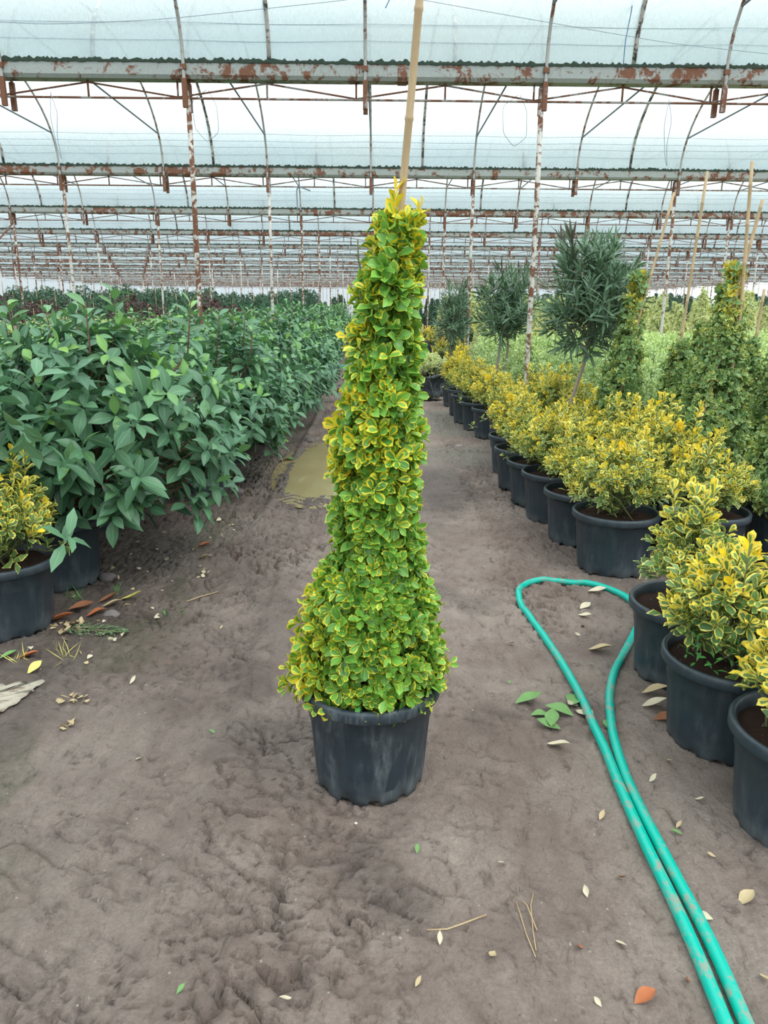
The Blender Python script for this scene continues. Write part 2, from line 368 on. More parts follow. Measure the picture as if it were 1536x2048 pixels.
class Fol:
    def __init__(s, seed): s.V = []; s.Q = []; s.U = []; s.T = []; s.n = 0; s.r = np.random.default_rng(seed)
    def leaves(s, P, D, N, L, Wd, tone, tpl, curl=-.15):
        tp, tq = tpl; n = len(P); D = nrm(D); N = nrm(N - (N * D).sum(1, keepdims=True) * D); X = np.cross(D, N)
        cu = curl + .12 * s.r.standard_normal(n); tw = .3 * s.r.standard_normal(n)
        x, y, z, v = tp[:, 0], tp[:, 1], tp[:, 2], tp[:, 4]
        zz = z[None] * Wd[:, None] + L[:, None] * (cu[:, None] * v[None] ** 2)
        xx = x[None] * Wd[:, None]; yy = np.repeat((L[:, None] * y[None]), 1, 0)
        zz = zz + tw[:, None] * v[None] * xx
        V = P[:, None] + X[:, None] * xx[..., None] + D[:, None] * yy[..., None] + N[:, None] * zz[..., None]
        s.V.append(V.reshape(-1, 3)); m = len(tp)
        s.Q.append((tq[None] + (s.n + np.arange(n) * m)[:, None, None]).reshape(-1, 4)); s.n += n * m
        s.U.append(np.tile(np.stack([tp[:, 3] * .5 + .5, tp[:, 4]], 1), (n, 1)))
        s.T.append(np.repeat(tone, m, 0))
    def shoots(s, P, D, L, K, ll, lw, tpl, op=(80, 30), gold=0.0, gold_tip=0.5, small_tip=.55, curl=-.2, droop=0.0, start=.1, jit=.18, lift=0.0):
        S_ = len(P); r = s.r; D = nrm(D)
        a = np.cross(D, np.array([.3, .2, 1.]) + .01); a = nrm(a); b = np.cross(D, a)
        L = np.broadcast_to(np.asarray(L, float), (S_,)); G = np.broadcast_to(np.asarray(gold, float), (S_,))
        ll = np.broadcast_to(np.asarray(ll, float), (S_,)); ph = r.random(S_) * 2 * PI; br = r.random(S_)
        nj = max(1, K // 2)
        for k in range(K):
            j = k // 2; t = (j + 1) / nj
            az = ph + j * 1.62 + (k % 2) * PI + r.standard_normal(S_) * .2
            o = np.radians(op[0] + (op[1] - op[0]) * t) + jit * r.standard_normal(S_)
            rad = a * np.cos(az)[:, None] + b * np.sin(az)[:, None]
            d = D * np.cos(o)[:, None] + rad * np.sin(o)[:, None]; d[:, 2] -= droop
            nn = D + lift * np.array([0, 0, 1.]) + .25 * r.standard_normal((S_, 3))
            base = P + D * (L * (start + (1 - start) * (t - .5 / nj)))[:, None] + rad * .003
            sz = (1 - (1 - small_tip) * t ** 2) * (.85 + .3 * r.random(S_))
            gl = np.clip(G + gold_tip * (t - .5) + .18 * r.standard_normal(S_), 0, 1)
            tone = np.stack([gl, np.clip(.5 * br + .5 * r.random(S_) + .25 * (t - .5), 0, 1), np.clip(gl * .7 + .4 * r.random(S_) - .1, 0, 1)], 1)
            s.leaves(base, d, nn, ll * sz, ll * lw * sz * .5, tone, tpl, curl)
    def mesh(s, name, mat):
        return npmesh(name, np.concatenate(s.V), np.concatenate(s.Q), mat, np.concatenate(s.U), ('tone', np.concatenate(s.T)))

def pot_mesh(R=.25, H=.36, rb=None, mat='pot', n=84, notch=True):
    rb = rb or R * .78; rw = R - .016
    body = lambda z: rb + (rw - .012 - rb) * (z / (H * .86))
    prof = [(rb - .012, .0), (rb, .0), (rb + .001, .018), (rb + .003, .022), (body(.06), .06), (body(.16), .16), (body(H * .68), H * .68),
            (body(H * .70) + .006, H * .71), (rw - .012, H * .86), (rw - .002, H * .872), (R - .004, H * .885), (R, H * .90), (R, H * .975),
            (R - .006, H), (R - .016, H), (R - .022, H * .98), (R - .026, H * .90), (body(H * .8) - .010, H * .8), (rb - .006, .06)]
    def mod(i, th, r, z):
        if notch and i in (0, 1, 2):
            k = (th * 12 / (2 * PI)) % 1
            if k < .34: z = .017 + (.004 if i == 2 else 0)
            if i == 0: r -= .002
        if i in (4, 5, 6): r += .0022 * (1 if (th * 24 / (2 * PI)) % 1 < .35 else -.3)
        return r, z
    return MB().lathe(prof, n, mod).mesh('pot', M[mat], True)
def soil_mesh(R, H):
    n = 40; rr = np.linspace(0, R - .02, 10); V = [(0, 0, H * .9)]; 
    for r in rr[1:]:
        for j in range(n):
            x, y = r * math.cos(2 * PI * j / n), r * math.sin(2 * PI * j / n)
            V.append((x, y, H * .9 + float(.03 * (fbm(np.array(x * 12 + 5), np.array(y * 12 + 5), 3, 2) - .5)) - .012 * (r / R) ** 4))
    F = [(0, 1 + j, 1 + (j + 1) % n) for j in range(n)]
    F += [(1 + i * n + j, 1 + (i + 1) * n + j, 1 + (i + 1) * n + (j + 1) % n, 1 + i * n + (j + 1) % n) for i in range(8) for j in range(n)]
    return MB().add(V, F).mesh('soil', M['soil'], True)
POT = pot_mesh(); SOIL = soil_mesh(.25, .36)
POTL = pot_mesh(n=28, notch=False)

def wobble(p0, p1, n=6, amp=.03, r=None):
    r = r or RNG; t = np.linspace(0, 1, n)[:, None]; p = np.array(p0) * (1 - t) + np.array(p1) * t
    p[1:-1] += amp * r.standard_normal((n - 2, 3)); return p
def cane_mesh(pts, rad=.011):
    pts = np.asarray(pts, float); seg = np.linalg.norm(np.diff(pts, axis=0), axis=1); tot = seg.sum(); cum = np.r_[0, np.cumsum(seg)]
    ts = []; rs = []; k = 0
    while k * .24 < tot:
        c = k * .24
        for o, s_ in ((-.008, 1), (-.003, 1.16), (.003, 1.16), (.008, 1)):
            if 0 < c + o < tot: ts.append(c + o); rs.append(s_)
        k += 1
    ts = [0] + ts + [tot]; rs = [1] + rs + [1]; ts = np.array(ts)
    P = np.stack([np.interp(ts, cum, pts[:, i]) for i in range(3)], 1)
    return MB().tube(P, rad * np.array(rs), 12).mesh('cane', M['cane'], True)

# silhouette radius of the big pyramid, from base to tip: (height, centre offset, radius)
PYR = np.array([(1.715, .052, .016), (1.679, .048, .036), (1.617, .04, .058), (1.566, .033, .070), (1.515, .025, .078),
    (1.463, .014, .086), (1.411, .015, .087), (1.357, .013, .092), (1.303, .012, .099), (1.248, .007, .105), (1.179, -.001, .113), (1.108, -.002, .121),
    (1.021, -.002, .126), (.962, -.004, .126), (.887, .002, .120), (.826, .007, .122), (.764, -.015, .150), (.701, -.02, .172), (.653, -.024, .185),
    (.572, -.026, .198), (.506, -.029, .215), (.439, -.027, .228), (.389, -.026, .200), (.362, -.022, .11)])[::-1]
PYR = np.stack([1.5 + (PYR[:, 0] - 1.5) * 1.044, PYR[:, 1] * 1.044 + .02, np.maximum(PYR[:, 2] * 1.044 - .020, .008)], 1)
def pyramid_fol(seed, prof, nsh, ll, K, tpl, gold_f, inner=.35, lw=.62, shoot=.06, sz_noise=.014):
    f = Fol(seed); r = f.r
    z = np.linspace(prof[0, 0], prof[-1, 0], 400); rad = np.interp(z, prof[:, 0], prof[:, 2])
    cdf = np.cumsum(rad + .03); cdf /= cdf[-1]
    def pts(n, k):
        zz = np.interp(r.random(n), cdf, z); az = r.random(n) * 2 * PI
        R_ = np.interp(zz, prof[:, 0], prof[:, 2]) * k; cx = np.interp(zz, prof[:, 0], prof[:, 1])
        return zz, az, R_, cx
    zz, az, R_, cx = pts(nsh, 1.0)
    R_ = np.maximum(R_ - shoot * .75 + sz_noise * r.standard_normal(nsh), .012)
    lo = 1 - sst(zz, prof[0, 0] + .02, prof[0, 0] + .25); hi = sst(zz, prof[-1, 0] - .35, prof[-1, 0])
    out = np.stack([np.cos(az), np.sin(az), np.zeros(nsh)], 1)
    P = out * R_[:, None]; P[:, 0] += cx; P[:, 2] = zz - shoot * .35
    upc = .55 + .9 * hi - .35 * lo + .2 * r.standard_normal(nsh)
    D = out + np.stack([0 * upc, 0 * upc, upc], 1) + .25 * r.standard_normal((nsh, 3))
    f.shoots(P, D, shoot * (.8 + .4 * r.random(nsh)), K, ll * (.85 + .35 * r.random(nsh)), lw, tpl, (85, 30), gold_f(zz, az, P), .35, .7, -.18)
    zz, az, R_, cx = pts(int(nsh * .5), .55); n = len(zz)
    P = np.stack([np.cos(az) * R_ + cx, np.sin(az) * R_, zz], 1); D = nrm(np.stack([np.cos(az), np.sin(az), .5 + 0 * az], 1))
    f.shoots(P, D, .04, 6, ll * 1.05, lw, T_OVs if tpl is T_OV else tpl, (90, 40), -.3, 0, 1)
    return f

# ================================================================ THE SETTING
def axis(a, b, dense, d, grow=1.25, mx=4.0):
    lo, hi = dense; c = list(np.arange(lo, hi, d)); s = d
    while c[-1] < b: s = min(s * grow, mx); c.append(c[-1] + s)
    s = d
    while c[0] > a: s = min(s * grow, mx); c.insert(0, c[0] - s)
    return np.array(c)
xs = axis(-45, 48, (-1.9, 1.7), .0095)
ys = [-8, -4, -1, .4, .8, 1.0]
while ys[-1] < 13: ys.append(ys[-1] + max(.0085, .0038 * ys[-1]))
while ys[-1] < 116: ys.append(ys[-1] * 1.05)
ys = np.array(ys); X, Y = np.meshgrid(xs, ys)
Z = height(X, Y); nx, ny = len(xs), len(ys)
edgeL = -1.02 - .12 * sst(-Y, -5, -2)
wet = .75 * sst(-X + edgeL + .35 * (fbm(X * 2, Y * 1.5, 3, 60) - .5), -.12, .25) * (1 - sst(Y, 25, 40))
wet = np.maximum(wet, .5 * sst(X, .95, 1.25) * sst(fbm(X * 2, Y * 2, 3, 61), .35, .6) * (Y < 6))
wet = np.maximum(wet, .9 * (1 - sst(puddle_d(X, Y), 1.0, 1.7)))
wet = np.maximum(wet, .8 * (1 - sst(np.hypot((X - .58) / .42, (Y - 6.2) / 1.1) + .5 * (fbm(X * 4, Y * 3, 3, 62) - .5), .5, 1.0)))
wet = np.maximum(wet, .55 * (1 - sst(np.hypot((X - 1.0) / .35, (Y - 7.2) / .5) + .5 * (fbm(X * 4, Y * 3, 3, 66) - .5), .6, 1.0)))
wet = np.maximum(wet, .50 * sst(fbm(X * 2.2, Y * 1.6, 4, 63), .54, .66))
wet = np.maximum(wet, .34 * sst(-X, -.1, .9) * (Y < 16))
moss = .55 * np.exp(-((X + 1.12 + .1 * (fbm(Y, Y * 0, 2, 3) - .5)) / .16) ** 2) * sst(fbm(X * 3, Y * 3, 3, 64), .42, .6) * (Y < 8)
grav = sst(fbm(X * 1.2, Y * .6, 3, 65), .30, .5) * sst(X, .1, .4) * sst(Y, 6.9, 7.8) * (X < 3)
idx = np.arange(nx * ny).reshape(ny, nx)
Q = np.stack([idx[:-1, :-1], idx[:-1, 1:], idx[1:, 1:], idx[1:, :-1]], -1).reshape(-1, 4)
struct('floor', npmesh('floor', np.stack([X, Y, Z], -1).reshape(-1, 3), Q, M['mud'], None, ('zone', np.stack([wet, moss, grav], -1).reshape(-1, 3))))
del X, Y, Z, Q
pv = [(-.52, 7.0, -.009)]; n = 60
for j in range(n):
    a = 2 * PI * j / n; pv.append((-.52 + .46 * math.cos(a), 7.0 + 1.5 * math.sin(a), -.009))
w_ = ob('puddle', MB().add(pv, [(0, 1 + j, 1 + (j + 1) % n) for j in range(n)]).mesh('puddle', M['water'], True))
tag(w_, 'shallow brown puddle reflecting light in the left wheel track', 'puddle', None, 'stuff')

G0, SP, NG = 2.8, 6.2, 18           # first gutter (overhead), span, count
GX0, GX1 = -34.0, 37.0
gy_ = lambda k: G0 + SP * k
XB = -2.09; BAY = 1.94
def film_span(k):
    yc = gy_(k) - SP / 2; m = 18; xs_ = np.linspace(GX0, GX1, 48); V = []
    for x in xs_:
        for i in range(m + 1):
            t = PI * i / m; V.append((x, yc - 3.06 * math.cos(t), 4.0 + 1.50 * math.sin(t)))
    a = np.arange(len(V)).reshape(48, m + 1)
    Qf = np.stack([a[:-1, :-1], a[:-1, 1:], a[1:, 1:], a[1:, :-1]], -1).reshape(-1, 4)
    return npmesh('ceiling', V, Qf, M['film'])
for k in range(-1, NG): struct('ceiling', film_span(k))
yend = gy_(NG - 1)
def sheet(p0, p1, z1, n=40):
    V = []; 
    for i in range(n + 1):
        t = i / n; x = p0[0] * (1 - t) + p1[0] * t; y = p0[1] * (1 - t) + p1[1] * t
        for j in range(5): V.append((x, y, z1 * j / 4))
    a = np.arange(len(V)).reshape(n + 1, 5)
    return np.array(V), np.stack([a[:-1, :-1], a[:-1, 1:], a[1:, 1:], a[1:, :-1]], -1).reshape(-1, 4)
for nm, p0, p1 in (('wall_back', (GX0, yend), (GX1, yend)), ('wall_left', (GX0, -6), (GX0, yend)), ('wall_right', (GX1, -6), (GX1, yend))):
    v, q = sheet(p0, p1, 4.0); struct(nm, npmesh(nm, v, q, M['side_film']))

ORD = ['nearest', 'second', 'third', 'fourth', 'fifth', 'sixth', 'seventh', 'eighth', 'ninth', 'tenth', 'eleventh', 'twelfth', 'thirteenth', 'fourteenth', 'fifteenth', 'sixteenth', 'seventeenth']
gprof = [(-.10, -.005), (-.10, -.13), (-.075, -.165), (.075, -.165), (.10, -.13), (.10, -.005), (.085, -.005), (.085, -.12), (-.085, -.12), (-.085, -.005)]
gm = MB().extrude_x(gprof, GX0, GX1, 1).mesh('gutter', M['gutter'])
joint = MB().extrude_x([(-.106, .0), (-.106, -.135), (-.078, -.172), (.078, -.172), (.106, -.135), (.106, 0)], -.05, .05).mesh('joint_plate', M['sleeve'])
mr = np.random.default_rng(3)
mossm = MB().extrude_x([(-.112, -.012), (-.112, .006), (-.06, .014), (-.06, -.012)], GX0, GX1, 2600,
        lambda x, i: (float(mr.random() ** 3 * .035) if i in (1, 2) else float(-.012 * mr.random() ** 2))).mesh('moss', M['moss'])
chord = MB().tube([(GX0, 0, -.335), (GX1, 0, -.335)], .012, 8).mesh('bottom_chord', M['truss'], True)
bows_x = XB + BAY * np.arange(-17, 21)
diag = MB().tube([(0, 0, -.325), (BAY / 2, 0, -.185)], .010, 6).mesh('diagonal', M['truss'], True)
diag2 = MB().tube([(BAY / 2, 0, -.185), (BAY, 0, -.325)], .010, 6).mesh('diagonal', M['truss'], True)
hang = MB().tube([(0, 0, -.165), (0, 0, -.335)], .012, 6).mesh('hanger', M['truss'], True)
web = MB()
for x in bows_x:
    web.tube([(x - .1, 0, -.325), (x - .1 + BAY / 2, 0, -.185)], .010, 5); web.tube([(x - .1 + BAY / 2, 0, -.185), (x - .1 + BAY, 0, -.325)], .010, 5)
    web.tube([(x - .1, 0, -.180), (x - .1, 0, -.335)], .011, 5); web.tube([(x - .1 + BAY / 2, 0, -.180), (x - .1 + BAY / 2, 0, -.335)], .011, 5)
web = web.mesh('web', M['truss'], True)
for k in range(0, NG - 1):
    g = ob('gutter_beam', gm, None, (0, gy_(k), 4.0)); g.rotation_euler = (0, 0, 0)
    where = 'overhead, closest to where one stands' if k == 0 else '%s one seen ahead' % ORD[k - 1]
    tag(g, 'galvanised gutter beam with rust patches, %s' % where, 'gutter', 'gutter beams across the greenhouse')
    if k < 10: ob('moss', mossm, g)['label'] = 'dark moss along the top edge'
    if 0 < k < 6:
        for x in bows_x:
            if abs(x) < .62 * gy_(k): ob('joint_plate', joint, g, (x + .4, 0, 0)) if (round((x - XB) / BAY) % 3 == k % 3) else None
    t = bpy.data.objects.new('lattice_truss', None); COL.objects.link(t); t.location = (0, gy_(k), 4.0)
    tag(t, 'thin rusty lattice truss under the gutter beam, %s' % where, 'truss', 'lattice trusses under the gutters')
    ob('bottom_chord', chord, t)
    if 1 <= k <= 3:
        for x in bows_x:
            if abs(x) < .62 * gy_(k) + 1:
                ob('diagonal', diag, t, (x - .1, 0, 0)); ob('diagonal', diag2, t, (x - .1, 0, 0)); ob('hanger', hang, t, (x - .1, 0, 0)); ob('hanger', hang, t, (x - .1 + BAY / 2, 0, 0))
    else: ob('web', web, t)

NUM = 'one two three four five six seven eight nine ten eleven twelve thirteen fourteen fifteen sixteen seventeen eighteen nineteen twenty'.split()
NUM += ['twenty-' + n for n in NUM[:9]] + ['thirty'] + ['thirty-' + n for n in NUM[:9]] + ['forty'] + ['forty-' + n for n in NUM[:9]]
def bow_pts(m=26):
    a = 2.99; P = [(0, -a, -.42), (0, -a, -.2)]
    for i in range(m + 1):
        t = PI * i / m; P.append((0, -a * math.cos(t), 1.45 * math.sin(t)))
    return P + [(0, a, -.2), (0, a, -.42)]
bowm = MB().tube(bow_pts(), .019, 8).mesh('roof_bow', M['bow'], True)
tiem = MB().tube([(0, -2.81, .5), (0, 2.81, .5)], .014, 8).mesh('collar_tie', M['tie'], True)
slv = lambda y: MB().box((0, y, -.31), (.05, .045, .28)).box((0, y, -.06), (.06, .05, .05)).mesh('foot_sleeve', M['sleeve'])
slA, slB = slv(-2.99), slv(2.99)
far = MB()
for k in range(1, NG):
    yc = gy_(k) - SP / 2
    for i, x in enumerate(bows_x):
        if abs(x - .01 * gy_(k)) > .525 * gy_(k) + 1.0: continue
        if k <= 10:
            b = ob('roof_bow', bowm, None, (x, yc, 4.0))
            c_ = x + 0.0; nth = int(round((x - XB) / BAY))
            side = ('left of' if x < 0 else 'right of'); od = (-nth + (1 if nth <= 0 else 0)) if x < 0 else nth
            tag(b, 'curved pipe bow of the %s roof span, number %s %s the centre' % (ORD[k - 1], NUM[1 - nth if x < 0 else nth - 2], side), 'roof bow', 'curved pipe bows of the roof')
            ob('collar_tie', tiem, b)['label'] = 'straight dark tube'
            ob('foot_sleeve', slA, b); ob('foot_sleeve', slB, b)
        else:
            P = np.array(bow_pts(12)) + np.array([x, yc, 4.0]); far.tube(P, .019, 4, False); far.box((x, yc + 2.99, 3.72), (.05, .045, .3))
fo = ob('roof_bow', far.mesh('far_bows', M['bow'], True)); tag(fo, 'mass of curved pipe bows in the farthest roof spans', 'roof bow', None, 'stuff')
bat = []
for i in range(19):
    t = PI * i / 18; bat.append((0, -3.06 * math.cos(t), 1.5 * math.sin(t)))
batm = MB().tube(bat, .024, 6).mesh('film_batten', M['batten'], True)
for k in range(1, 7):
    yc = gy_(k) - SP / 2; off = -1.18 if k % 2 else .82
    for j in range(-8, 9):
        x = off + 3.92 * j
        if abs(x) > .55 * gy_(k) + .5: continue
        b = ob('film_batten', batm, None, (x, yc, 4.0))
        tag(b, 'blotched batten on the film of the %s roof span, number %s from the left' % (ORD[k - 1], NUM[j + 8]), 'batten', 'film battens of the %s roof span' % ORD[k - 1])

pr_ = np.random.default_rng(5)
postm = []
for v_ in range(4):
    P = np.array([(0, 0, -.1), (0, 0, .6), (.008 * pr_.standard_normal(), 0, 1.6), (.012 * pr_.standard_normal(), 0, 2.6), (0, 0, 3.85)])
    postm.append(MB().tube(P, .029, 12).mesh('post', M['post'], True))
brace_m = MB().tube([(0, 0, .15), (0, SP, 3.6)], .02, 6).mesh('wind_brace', M['truss'], True)
npst = 0; stuffp = MB()
for k in range(1, NG):
    for j in range(-9, 10):
        x = XB + 3.88 * j
        if abs(x) > .53 * gy_(k) + .6 or x < GX0 or x > GX1: continue
        if npst < 290:
            p = ob('post', postm[(j * 3 + k) % 4], None, (x, gy_(k), 0)); p.rotation_euler = (0, .004 * pr_.standard_normal(), (j * 7 + k) % 6)
            if 1:
                s_ = 'left' if x < 0 else 'right'; o_ = ORD[(-j if x < 0 else j - 1)]
                tag(p, 'white paint and rust post under the %s gutter, %s on the %s of the path' % (ORD[k - 1], o_, s_), 'post', 'rusty posts under the gutters')
            npst += 1
        else: stuffp.tube([(x, gy_(k), 0), (x, gy_(k), 3.85)], .029, 5)
if stuffp.v: tag(ob('post', stuffp.mesh('far_posts', M['post'], True)), 'mass of slim posts at the far end', 'post', None, 'stuff')
for i, (x, k, s_) in enumerate([(XB - 3.88 * 2, 2, 1), (XB - 3.88 * 4, 3, -1), (XB - 3.88 * 4, 4, 1), (XB - 3.88 * 5, 5, 1), (XB + 3.88 * 4, 3, 1), (XB + 3.88 * 5, 4, -1), (XB + 3.88 * 5, 5, 1), (XB + 3.88 * 6, 5, -1)]):
    b = ob('wind_brace', brace_m, None, (x, gy_(k) if s_ > 0 else gy_(k + 1), 0)); b.rotation_euler = (0, 0, 0 if s_ > 0 else PI)
    if i % 2: b.location = (x, gy_(k), 0); b.rotation_euler = (0, 0, PI / 2 * s_); b.scale = (1, 3.88 / SP, 1)
    tag(b, 'long diagonal rusty brace rod between far posts, number %s of those on the %s' % (NUM[i % 4], 'left' if x < 0 else 'right'), 'brace', 'diagonal brace rods')

for k in range(1, 6):
    offs = [(-.09, 4.356), (-.03, 4.21)] if k == 1 else [(-.215, 4.52), (-.135, 4.42), (-.085, 4.33), (-.03, 4.215)]
    for q, (dy, z) in enumerate(offs):
        P = [(x, gy_(k) - .04 + dy, z + .006 * math.sin(x * 1.7 + q) - .012 * (abs(math.sin(PI * (x - XB) / BAY)))) for x in np.linspace(-.62 * gy_(k) - 2, .62 * gy_(k) + 2, 60)]
        o = ob('roof_wire', MB().tube(P, .0028, 4).mesh('roof_wire', M['wire'], True))
        tag(o, 'thin taut wire along the film of the %s roof span, %s from its gutter' % (ORD[k - 1], ['farthest', 'third', 'second', 'nearest'][q + (2 if k == 1 else 0)]), 'wire', 'taut wires along the roof film')
def wob(name, pts, mat, r, label, cat='wire', group=None):
    pts = np.asarray(pts, float); t = np.linspace(0, 1, len(pts)); T = np.linspace(0, 1, len(pts) * 8)
    from_ = [np.interp(T, t, pts[:, i]) for i in range(3)]
    P = np.stack(from_, 1)
    for _ in range(3): P[1:-1] = (P[:-2] + P[1:-1] * 2 + P[2:]) / 4
    return tag(ob(name, MB().tube(P, r, 6).mesh(name, M[mat], True)), label, cat, group)
wob('sagging_wire', [(-5, 8.6, 4.30), (-3.4, 8.6, 4.23), (-2.2, 8.55, 4.27), (-.2, 8.4, 4.42), (.4, 8.3, 4.52)], 'wire', .0025, 'thin wire rising under the nearest film, left of the bamboo tip')
wob('sagging_wire', [(.05, 8.4, 4.47), (1.6, 8.5, 4.28), (3.0, 8.6, 4.12), (4.6, 8.7, 4.02)], 'wire', .0025, 'thin wire sagging down to the right under the nearest film')
wob('roof_line', [(2.60, 8.75, 4.75), (2.62, 8.78, 4.5), (2.585, 8.8, 4.2), (2.59, 8.82, 3.99)], 'cord_blue', .005, 'blue cord hanging down to the nearest gutter', 'cord')
wob('roof_line', [(.16, 6.5, 3.90), (.10, 6.5, 3.80), (.045, 6.5, 3.70)], 'cord_blue', .004, 'short blue cord end hanging beside the bamboo tip', 'cord')
for i, (x, z, s_) in enumerate([(-3.57, 3.36, .8), (-1.90, 3.39, .9), (1.50, 3.37, .9), (3.18, 3.34, .8), (4.78, 3.36, .9)]):
    y = 9.0; P = [(x + .02, y, z + .36), (x - .16 * s_, y, z + .25), (x - .14 * s_, y, z - .02), (x, y, z - .16), (x + .15 * s_, y, z - .06), (x + .14 * s_, y, z + .2), (x + .04, y, z + .36)]
    if i in (0, 3): P = [(x, y, z + .36), (x - .03, y, z + .1), (x + .01, y, z - .2), (x + .05, y, z - .33), (x + .02, y, z - .1), (x + .05, y, z + .15), (x, y, z + .34)]
    wob('wire_loop', P, 'wire', .003, 'loose wire loop hanging behind the nearest gutter, %s from the left' % ['first', 'second', 'third', 'fourth', 'fifth'][i], 'wire', 'loose wire loops')
wob('hanging_hook', [(-1.55, 15.2, 3.25), (-1.56, 15.2, 3.62), (-1.5, 15.2, 3.67), (-1.3, 15.2, 3.60)], 'wire', .014, 'bent strip hanging left of the tall pyramid under the second gutter', 'hook')

# ================================================================ MAIN PLANT
MX, MY = -.02, 2.15
hz = lambda x, y: float(height(x, y))
def main_gold(zz, az, P):
    left = -P[:, 0] / .12
    g = np.where(zz > 1.0, .30 + .34 * left + .35 * sst(zz, 1.45, 1.75), -.02 + .40 * np.clip(left - .4, 0, 1) * (zz < .75))
    g = np.where((zz > 1.2) & (zz < 1.5), .35 + .6 * left, g)
    return np.clip(g, -.1, 1)
f = pyramid_fol(21, PYR, 980, .046, 8, T_OV, main_gold, shoot=.055)
r = f.r
# two leading shoots at the top, side sprigs by the rim
for (x0, y0, z0, dx, L, n_, ll, gd) in ((.064, -.012, 1.60, .0, .20, 20, .052, .75), (.095, -.01, 1.60, .22, .165, 16, .048, .8), (.03, -.03, 1.60, -.1, .12, 12, .046, .6), (.02, -.02, 1.55, -.15, .12, 12, .045, .6), (.075, -.02, 1.5, .2, .13, 12, .045, .7), (.11, .0, 1.5, .2, .12, 12, .042, .7)):
    f.shoots(np.array([[x0, y0, z0]]), np.array([[dx, -.05, 1.0]]), L, n_, ll, .52, T_OV, (70, 18), gd, .3, .8, -.22, start=.05)
sp = [(-.19, -.05, .38), (-.22, -.07, .33), (-.03, -.14, .33), (.02, -.13, .33), (.17, -.08, .37), (.19, -.02, .38), (-.04, -.14, .36), (.10, -.11, .35)]
for k in range(3):
    P = np.array(sp) + [0, 0, .028] + .012 * r.standard_normal((len(sp), 3)); f.shoots(P, P * [1, 1, 0] + [0, 0, .05], .06, 8, .038, .6, T_OV, (85, 40), .25, .2, .7)
fm = f.mesh('foliage', M['leaf_pyramid'])
tr = MB()
tr.tube([(.0, .02, .30), (-.01, .02, .6), (.0, .015, 1.0), (.01, .01, 1.4), (.03, 0, 1.65)], [.016, .014, .012, .009, .005], 10)
stems = MB()
for i in range(46):
    z0 = .36 + 1.15 * r.random(); az = r.random() * 2 * PI; R_ = float(np.interp(z0 + .1, PYR[:, 0], PYR[:, 2])) * .8
    stems.tube(wobble((0, .015, z0), (R_ * math.cos(az), R_ * math.sin(az), z0 + .14 + .1 * r.random()), 5, .006, r), [.004, .0035, .003, .0025, .002], 5)
for a_ in (-2.6, -2.1, -1.5, -.9, -.4, .4, 2.5):
    stems.tube(wobble((.02 * math.cos(a_), .02 * math.sin(a_), .33), (.15 * math.cos(a_), .15 * math.sin(a_), .62 + .1 * r.random()), 6, .008, r), .004, 5)
wd = Fol(77); wd.shoots(np.array([[-.035, -.165, .36]]), np.array([[.05, -.75, .6]]), .02, 9, .045, .42, T_OV, (75, 60), 0, 0, .9); wm = wd.mesh('weed', M['leaf_weed'])
tie = MB(); tie.tube([(.035 * math.cos(a) + .012, .035 * math.sin(a) + .015, 1.462 + .006 * math.sin(2 * a)) for a in np.linspace(0, 2 * PI, 16)], .004, 6)
tie.tube([(.045, -.02, 1.462), (.075, -.04, 1.455)], .003, 5)
cane = cane_mesh([(-.03, .06, .30), (.02, .02, 1.2), (.085, .0, 1.80), (.158, -.15, 2.75)], .0100)
gr = MB()
for i in range(26):
    a = r.random() * 2 * PI; q = .14 + .05 * r.random(); s_ = .004 + .004 * r.random(); gr.box((q * math.cos(a), q * math.sin(a), .319), (s_, s_ * 1.3, s_))
place('potted_pyramid_euonymus', [('pot', pot_mesh(.226, .352, .174, 'pot_dusty', 144), None, 'dusty black pot with a dark wiped streak low on its front'), ('soil', soil_mesh(.226, .352), [('perlite', gr.mesh('perlite', M['white_stone']))]),
      ('foliage', fm), ('trunk', tr.mesh('trunk', M['bark'], True)), ('branches', stems.mesh('branches', M['twig'], True)),
      ('weed', wm, None, 'small bright green rosette weed'), ('plant_tie', tie.mesh('plant_tie', M['tape'], True), None, 'green tie'),
      ('bamboo_cane', cane)], (MX, MY, hz(MX, MY) - .002), 0, 1.0,
      'tall pyramid euonymus in a dusty black pot alone in the middle of the path', 'potted shrub')

